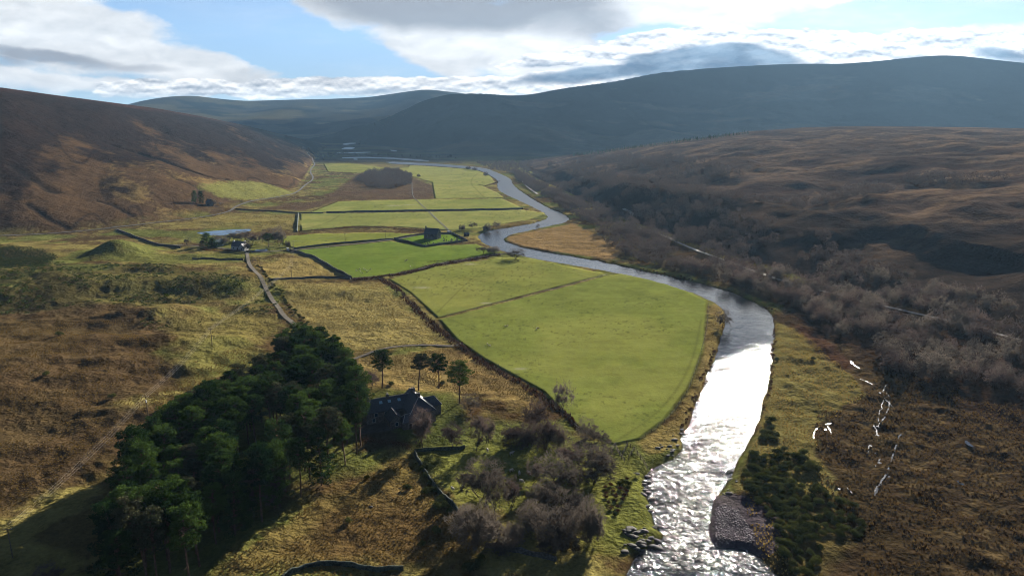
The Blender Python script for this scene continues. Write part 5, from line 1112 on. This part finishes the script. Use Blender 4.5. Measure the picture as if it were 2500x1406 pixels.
h = site('shed', 1139, 576, 'small dark shed between the churchyard and the river', 'shed')
wing(h, 0, 0, 5, 3.6, 2.2, 1.1, rad(15), DOORM, SLATE, (0, 0), [(0, 0, 0, 1.2, .9, 1.4)], (), 1.6, (), False)
GST = pmat('gravestone', lin(104, 102, 100, .5), .9, .35, 3.)
def stone_mesh(i):
    k = MB(); w_ = .55 + .15 * (i % 2); hh = 1.1 + .3 * (i % 3); A = [(-w_ / 2, 0), (w_ / 2, 0), (w_ / 2, hh * .78), (w_ * .3, hh * .95), (0, hh), (-w_ * .3, hh * .95), (-w_ / 2, hh * .78)]
    V = [(a, -.09, b - (.2 if b == 0 else 0)) for a, b in A] + [(a, .09, b - (.2 if b == 0 else 0)) for a, b in A]; n = 7
    k.add(V, []); k.f += [tuple(range(n - 1, -1, -1)) if 0 else tuple(range(n)), tuple(range(2 * n - 1, n - 1, -1))] + [((j + 1) % n, j, j + n, (j + 1) % n + n) for j in range(n)]
    k.box((0, 0, .08), (w_ + .25, .4, .22)); return k.mesh('gravestone', [GST])
GM = [stone_mesh(i) for i in range(4)]
for i in range(38):
    px, py = (random.uniform(1080, 1122), random.uniform(577, 590)) if i < 24 else (random.uniform(1025, 1098), random.uniform(592, 597))
    q = hit(px, py); o = obj('gravestone', GM[i % 4], None, q); o.rotation_euler = (random.uniform(-.08, .08), random.uniform(-.06, .06), rad(-24) + random.uniform(-.1, .1)); tag(o, 'upright dark headstone on the bright grass of the churchyard', 'gravestone', 'headstones in the churchyard')
# parked vans
def van(px, py, rz, label, col):
    q = hit(px, py); e = empty('parked_van', q, rz); tag(e, label, 'van'); K = MB()
    prof_ = [(-2.4, .35), (2.4, .35), (2.45, 1.0), (2.0, 1.25), (1.35, 2.1), (-2.35, 2.15), (-2.42, 1.6)]; n = len(prof_); V = [(a, -.92, b) for a, b in prof_] + [(a, .92, b) for a, b in prof_]
    K.add(V, []); K.f += [tuple(range(n)), tuple(range(2 * n - 1, n - 1, -1))] + [((j + 1) % n, j, j + n, (j + 1) % n + n) for j in range(n)]; K.build('body', pmat('van_paint', col, .35, .03, 1., .5), e)
    g = MB(); g.add([(2.03, -.8, 1.27), (2.03, .8, 1.27), (1.42, .8, 2.05), (1.42, -.8, 2.05)], [(0, 1, 2, 3)]); g.build('windscreen', GLASS, e)
    for s_ in (-1, 1): g = MB(); g.box((.75, s_ * .925, 1.6), (.9, .03, .55)); g.build('side_window', GLASS, e)
    for sx in (-1.5, 1.5):
        for sy in (-.85, .85): k = MB(); k.tube([(sx, sy - .12, .33), (sx, sy + .12, .33)], [.33, .33], 12); k.f.append(tuple(range(11, -1, -1))); k.build('wheel', DOORM, e)
van(1097, 568, rad(30), 'small white van parked above the churchyard wall', lin(225, 215, 210, .5)); van(703, 612, rad(-60), 'small white van at the lane corner east of the farm', lin(230, 230, 230, .5))

# ================================================================== POWER LINE
PO = {}
def pole_mesh():
    k = MB(); k.tube([(0, 0, -.6), (0, 0, 8.6)], [.16, .11], 8); a = k.mesh('pole', [WOODM]); k = MB(); k.box((0, 0, 8.2), (2.2, .12, .14)); b = k.mesh('crossarm', [WOODM]); k = MB()
    for x in (-1., 0, 1.): k.tube([(x, 0, 8.27), (x, 0, 8.5)], [.07, .05], 6)
    c = k.mesh('insulators', [FRAMEM]); return a, b, c
PM = pole_mesh(); tops = []
def pole(x, y, rz, label, box_=False):
    z = float(hz(x, y)); e = empty('power_pole', (x, y, z), rz); tag(e, label, 'power pole', 'wooden poles of the power line'); obj('pole', PM[0], e); a = obj('crossarm', PM[1], e); obj('insulators', PM[2], a)
    if box_: k = MB(); k.box((.0, -.3, 6.4), (.5, .4, .9)); k.build('transformer', FRAMEM, e)
    return [(x + s_ * math.cos(rz), y + s_ * math.sin(rz), z + 8.5) for s_ in (-1, 0, 1)]
p1, p2, p3 = HT([(362, 1017), (518, 842), (712, 678)]); dr = p2 - p1; rz_l = math.atan2(dr[1], dr[0]) - math.pi / 2; p0 = p1 - dr * 1.1
T4 = [pole(*p1, rz_l, 'nearest wooden power pole with a pale box, left of the pine wood', True), pole(*p2, rz_l, 'second power pole from the camera, on the yellow hummocks'), pole(*p3, rz_l, 'third power pole, standing in the tan paddock by the wall')]
T0 = pole(*p0, rz_l, 'power pole in the dark shade beyond the lower left edge')
others = HT([(636, 655), (717, 611), (843, 592), (941, 583), (592, 605)]);
T5 = [pole(*others[i], rz_l - .3, l_) for i, l_ in enumerate(['thin pole beside the top bend of the farm track', 'pole at the lane corner by the white van', 'pole on the green strip left of the church', 'pole nearest the churchyard wall', 'pole by the white farmhouse'])]
def wires(A, B, label):
    o0 = np.array(A[0]); k = MB()
    for a, b in zip(A, B):
        a, b = np.array(a), np.array(b); P = [a + (b - a) * t - np.array((0, 0, 4 * t * (1 - t) * 1.6)) - o0 for t in np.linspace(0, 1, 14)]; k.tube(P, [.012] * 14, 4, False)
    o = k.build('power_cable', LEAD, None, o0); tag(o, label, 'power cable', 'cables of the power line')
wires(T0, T4[0], 'three pale cables dropping from the nearest pole into the lower left shade'); wires(T4[0], T4[1], 'three pale cables between the two nearest poles over the moor'); wires(T4[1], T4[2], 'three pale cables crossing the farm track to the tan paddock')
wires(T4[2], T5[1], 'three faint cables from the paddock pole to the lane corner'); wires(T5[1], T5[2], 'three faint cables from the lane corner over the green strip'); wires(T5[2], T5[3], 'three faint cables reaching the pole by the churchyard')

# ================================================================== SHEEP
FLEECE = pmat('fleece', lin(214, 204, 184, .5), 1., .15, 6., .1, .03, 14.)
def sheep_mesh(graze):
    K = MB(); rings = [(-.62, .10, .72), (-.55, .24, .70), (-.3, .31, .68), (0, .33, .68), (.3, .30, .70), (.48, .20, .74)]; hd = [(.60, .13, .74 if not graze else .60), (.72, .11, .82 if not graze else .38), (.84, .09, .84 if not graze else .22), (.98, .05, .78 if not graze else .10)]
    V = []; n = 10
    for x, r_0, z in rings + hd:
        for j in range(n): t = 2 * math.pi * j / n; V.append((x, r_0 * math.cos(t) * .9, z + r_0 * math.sin(t)))
    m_ = len(rings + hd); K.add(V, [(i * n + j, i * n + (j + 1) % n, (i + 1) * n + (j + 1) % n, (i + 1) * n + j) for i in range(m_ - 1) for j in range(n)]); K.f += [tuple(range(n - 1, -1, -1)), tuple((m_ - 1) * n + j for j in range(n))]
    for sx, sy in ((-.42, .15), (-.42, -.15), (.34, .14), (.34, -.14)): b = -.06 if sx < 0 else .03; K.tube([(sx, sy, .62), (sx + b, sy, .34), (sx, sy, .0)], [.09, .05, .035], 6)
    ez = hd[1][2]
    for s_ in (-1, 1): K.tube([(hd[1][0] - .04, s_ * .09, ez + .05), (hd[1][0] - .08, s_ * .22, ez + .06)], [.035, .01], 4)
    return K.mesh('sheep', [FLEECE])
SM = [sheep_mesh(True), sheep_mesh(False)]
for i, (px, py, lb) in enumerate([(1190, 1102, 'white sheep in the shade near the garden wall'), (1249, 1110, 'white sheep above the red-brown bracken'), (1249, 1152, 'white sheep at the left end of the sunlit row between the trees'), (1268, 1159, 'second white sheep of the sunlit row'), (1291, 1157, 'third white sheep of the sunlit row'),
        (1314, 1157, 'white sheep at the right end of the sunlit row, half in shade'), (1273, 1178, 'white sheep standing alone below the sunlit row'), (1105, 1197, 'white sheep close to the mossy wall'), (1131, 1191, 'white sheep behind the many-stemmed bare tree'), (1556, 1162, 'white sheep on the bright grass beside the river rapids')]):
    q = hit(px, py); o = obj('sheep', SM[i % 2], None, q); o.rotation_euler = (0, 0, random.uniform(0, 6.28)); o.scale = (1.25,) * 3; tag(o, lb, 'sheep', 'sheep in the paddock')
for px, py in [(1190, 842), (1195, 846), (1234, 798), (1239, 797), (1310, 804), (1314, 803), (870, 662), (880, 664), (892, 660), (900, 662), (888, 657), (878, 658), (905, 659), (896, 665), (800, 605), (990, 638), (1002, 652), (993, 636), (885, 668)]:
    q = hit(px, py); o = obj('sheep', SM[0], None, q); o.rotation_euler = (0, 0, random.uniform(0, 6.28)); tag(o, 'tiny grazing sheep far out on the smooth green fields', 'sheep', 'sheep on the green fields')

# ================================================================== ROCKS BY THE RIVER
ROCK = pmat('river_rock', lin(74, 66, 58, .5), .8, .4, .8, .3, .1, 2.)
def rock_mesh(i):
    bm = bmesh.new(); bmesh.ops.create_icosphere(bm, subdivisions=2, radius=1.); r = np.random.default_rng(700 + i)
    ax = rvec(7, r); dd = r.uniform(.55, .9, 7)
    for v in bm.verts:
        p = np.array(v.co)
        for a, d in zip(ax, dd):
            e_ = p @ a - d
            if e_ > 0: p = p - a * e_ * .85
        v.co = p * (1, .75, .5)
    me = bpy.data.meshes.new('boulder'); bm.to_mesh(me); bm.free(); me.materials.append(ROCK); return me
RM = [rock_mesh(i) for i in range(5)]
r5 = random.Random(9)
zones_ = [((1600, 1660), (1085, 1115), 14, 'flat dark boulder on the ledge below the sheepfold', 'boulders on the upper ledge'), ((1640, 1675), (1045, 1075), 7, 'dark boulder at the bank above the rapids', 'boulders above the rapids'), ((1525, 1615), (1285, 1350), 34, 'jagged grey boulder in the rocks at the bottom left of the river', 'boulders at the bottom left bank'), ((1570, 1590), (1160, 1275), 12, 'small boulder along the waterline of the left bank', 'boulders on the left waterline'), ((1750, 1800), (1150, 1215), 10, 'small stone on the right bank above the gravel bar', 'stones above the gravel bar')]
for (x0, x1), (y0, y1), n, lb, gr in zones_:
    for i in range(n):
        q = hit(r5.uniform(x0, x1), r5.uniform(y0, y1)); o = obj('boulder', RM[i % 5], None, (q[0], q[1], max(q[2], WZ) + .1)); s_ = r5.uniform(.4, 1.6) * (1.0 if 'jagged' in lb else .75); o.scale = (s_ * 1.3, s_, s_ * .8); o.rotation_euler = (r5.uniform(-.2, .2), r5.uniform(-.2, .2), r5.uniform(-.4, .6)); tag(o, lb, 'boulder', gr)
q = hit(908, 1245)
o = obj('boulder', RM[0], None, hit(905, 1237)); o.scale = (.8, .7, .7); tag(o, 'pale boulder alone on the tawny slope below the pine wood', 'boulder')
cob = scatter(FL([(1745, 1240), (1772, 1232), (1800, 1245), (1845, 1310), (1838, 1325), (1800, 1318), (1750, 1326)]), .55, 801, 9000)
bc = bmesh.new(); bmesh.ops.create_icosphere(bc, subdivisions=1, radius=.28); KB = MB(); KB.add([tuple(v.co * 1) for v in bc.verts], []); KB.f += [tuple(v.index for v in f.verts) for f in bc.faces]; KB.v[0][:, 2] *= .6; bc.free()
mass('river_cobbles', cob, np.random.default_rng(8).uniform(.5, 1.6, len(cob)), [KB], pmat('cobbles', lin(110, 98, 104, .5), .7, .4, .6), 'purplish grey cobbles of the gravel bar in the river', 'cobbles')
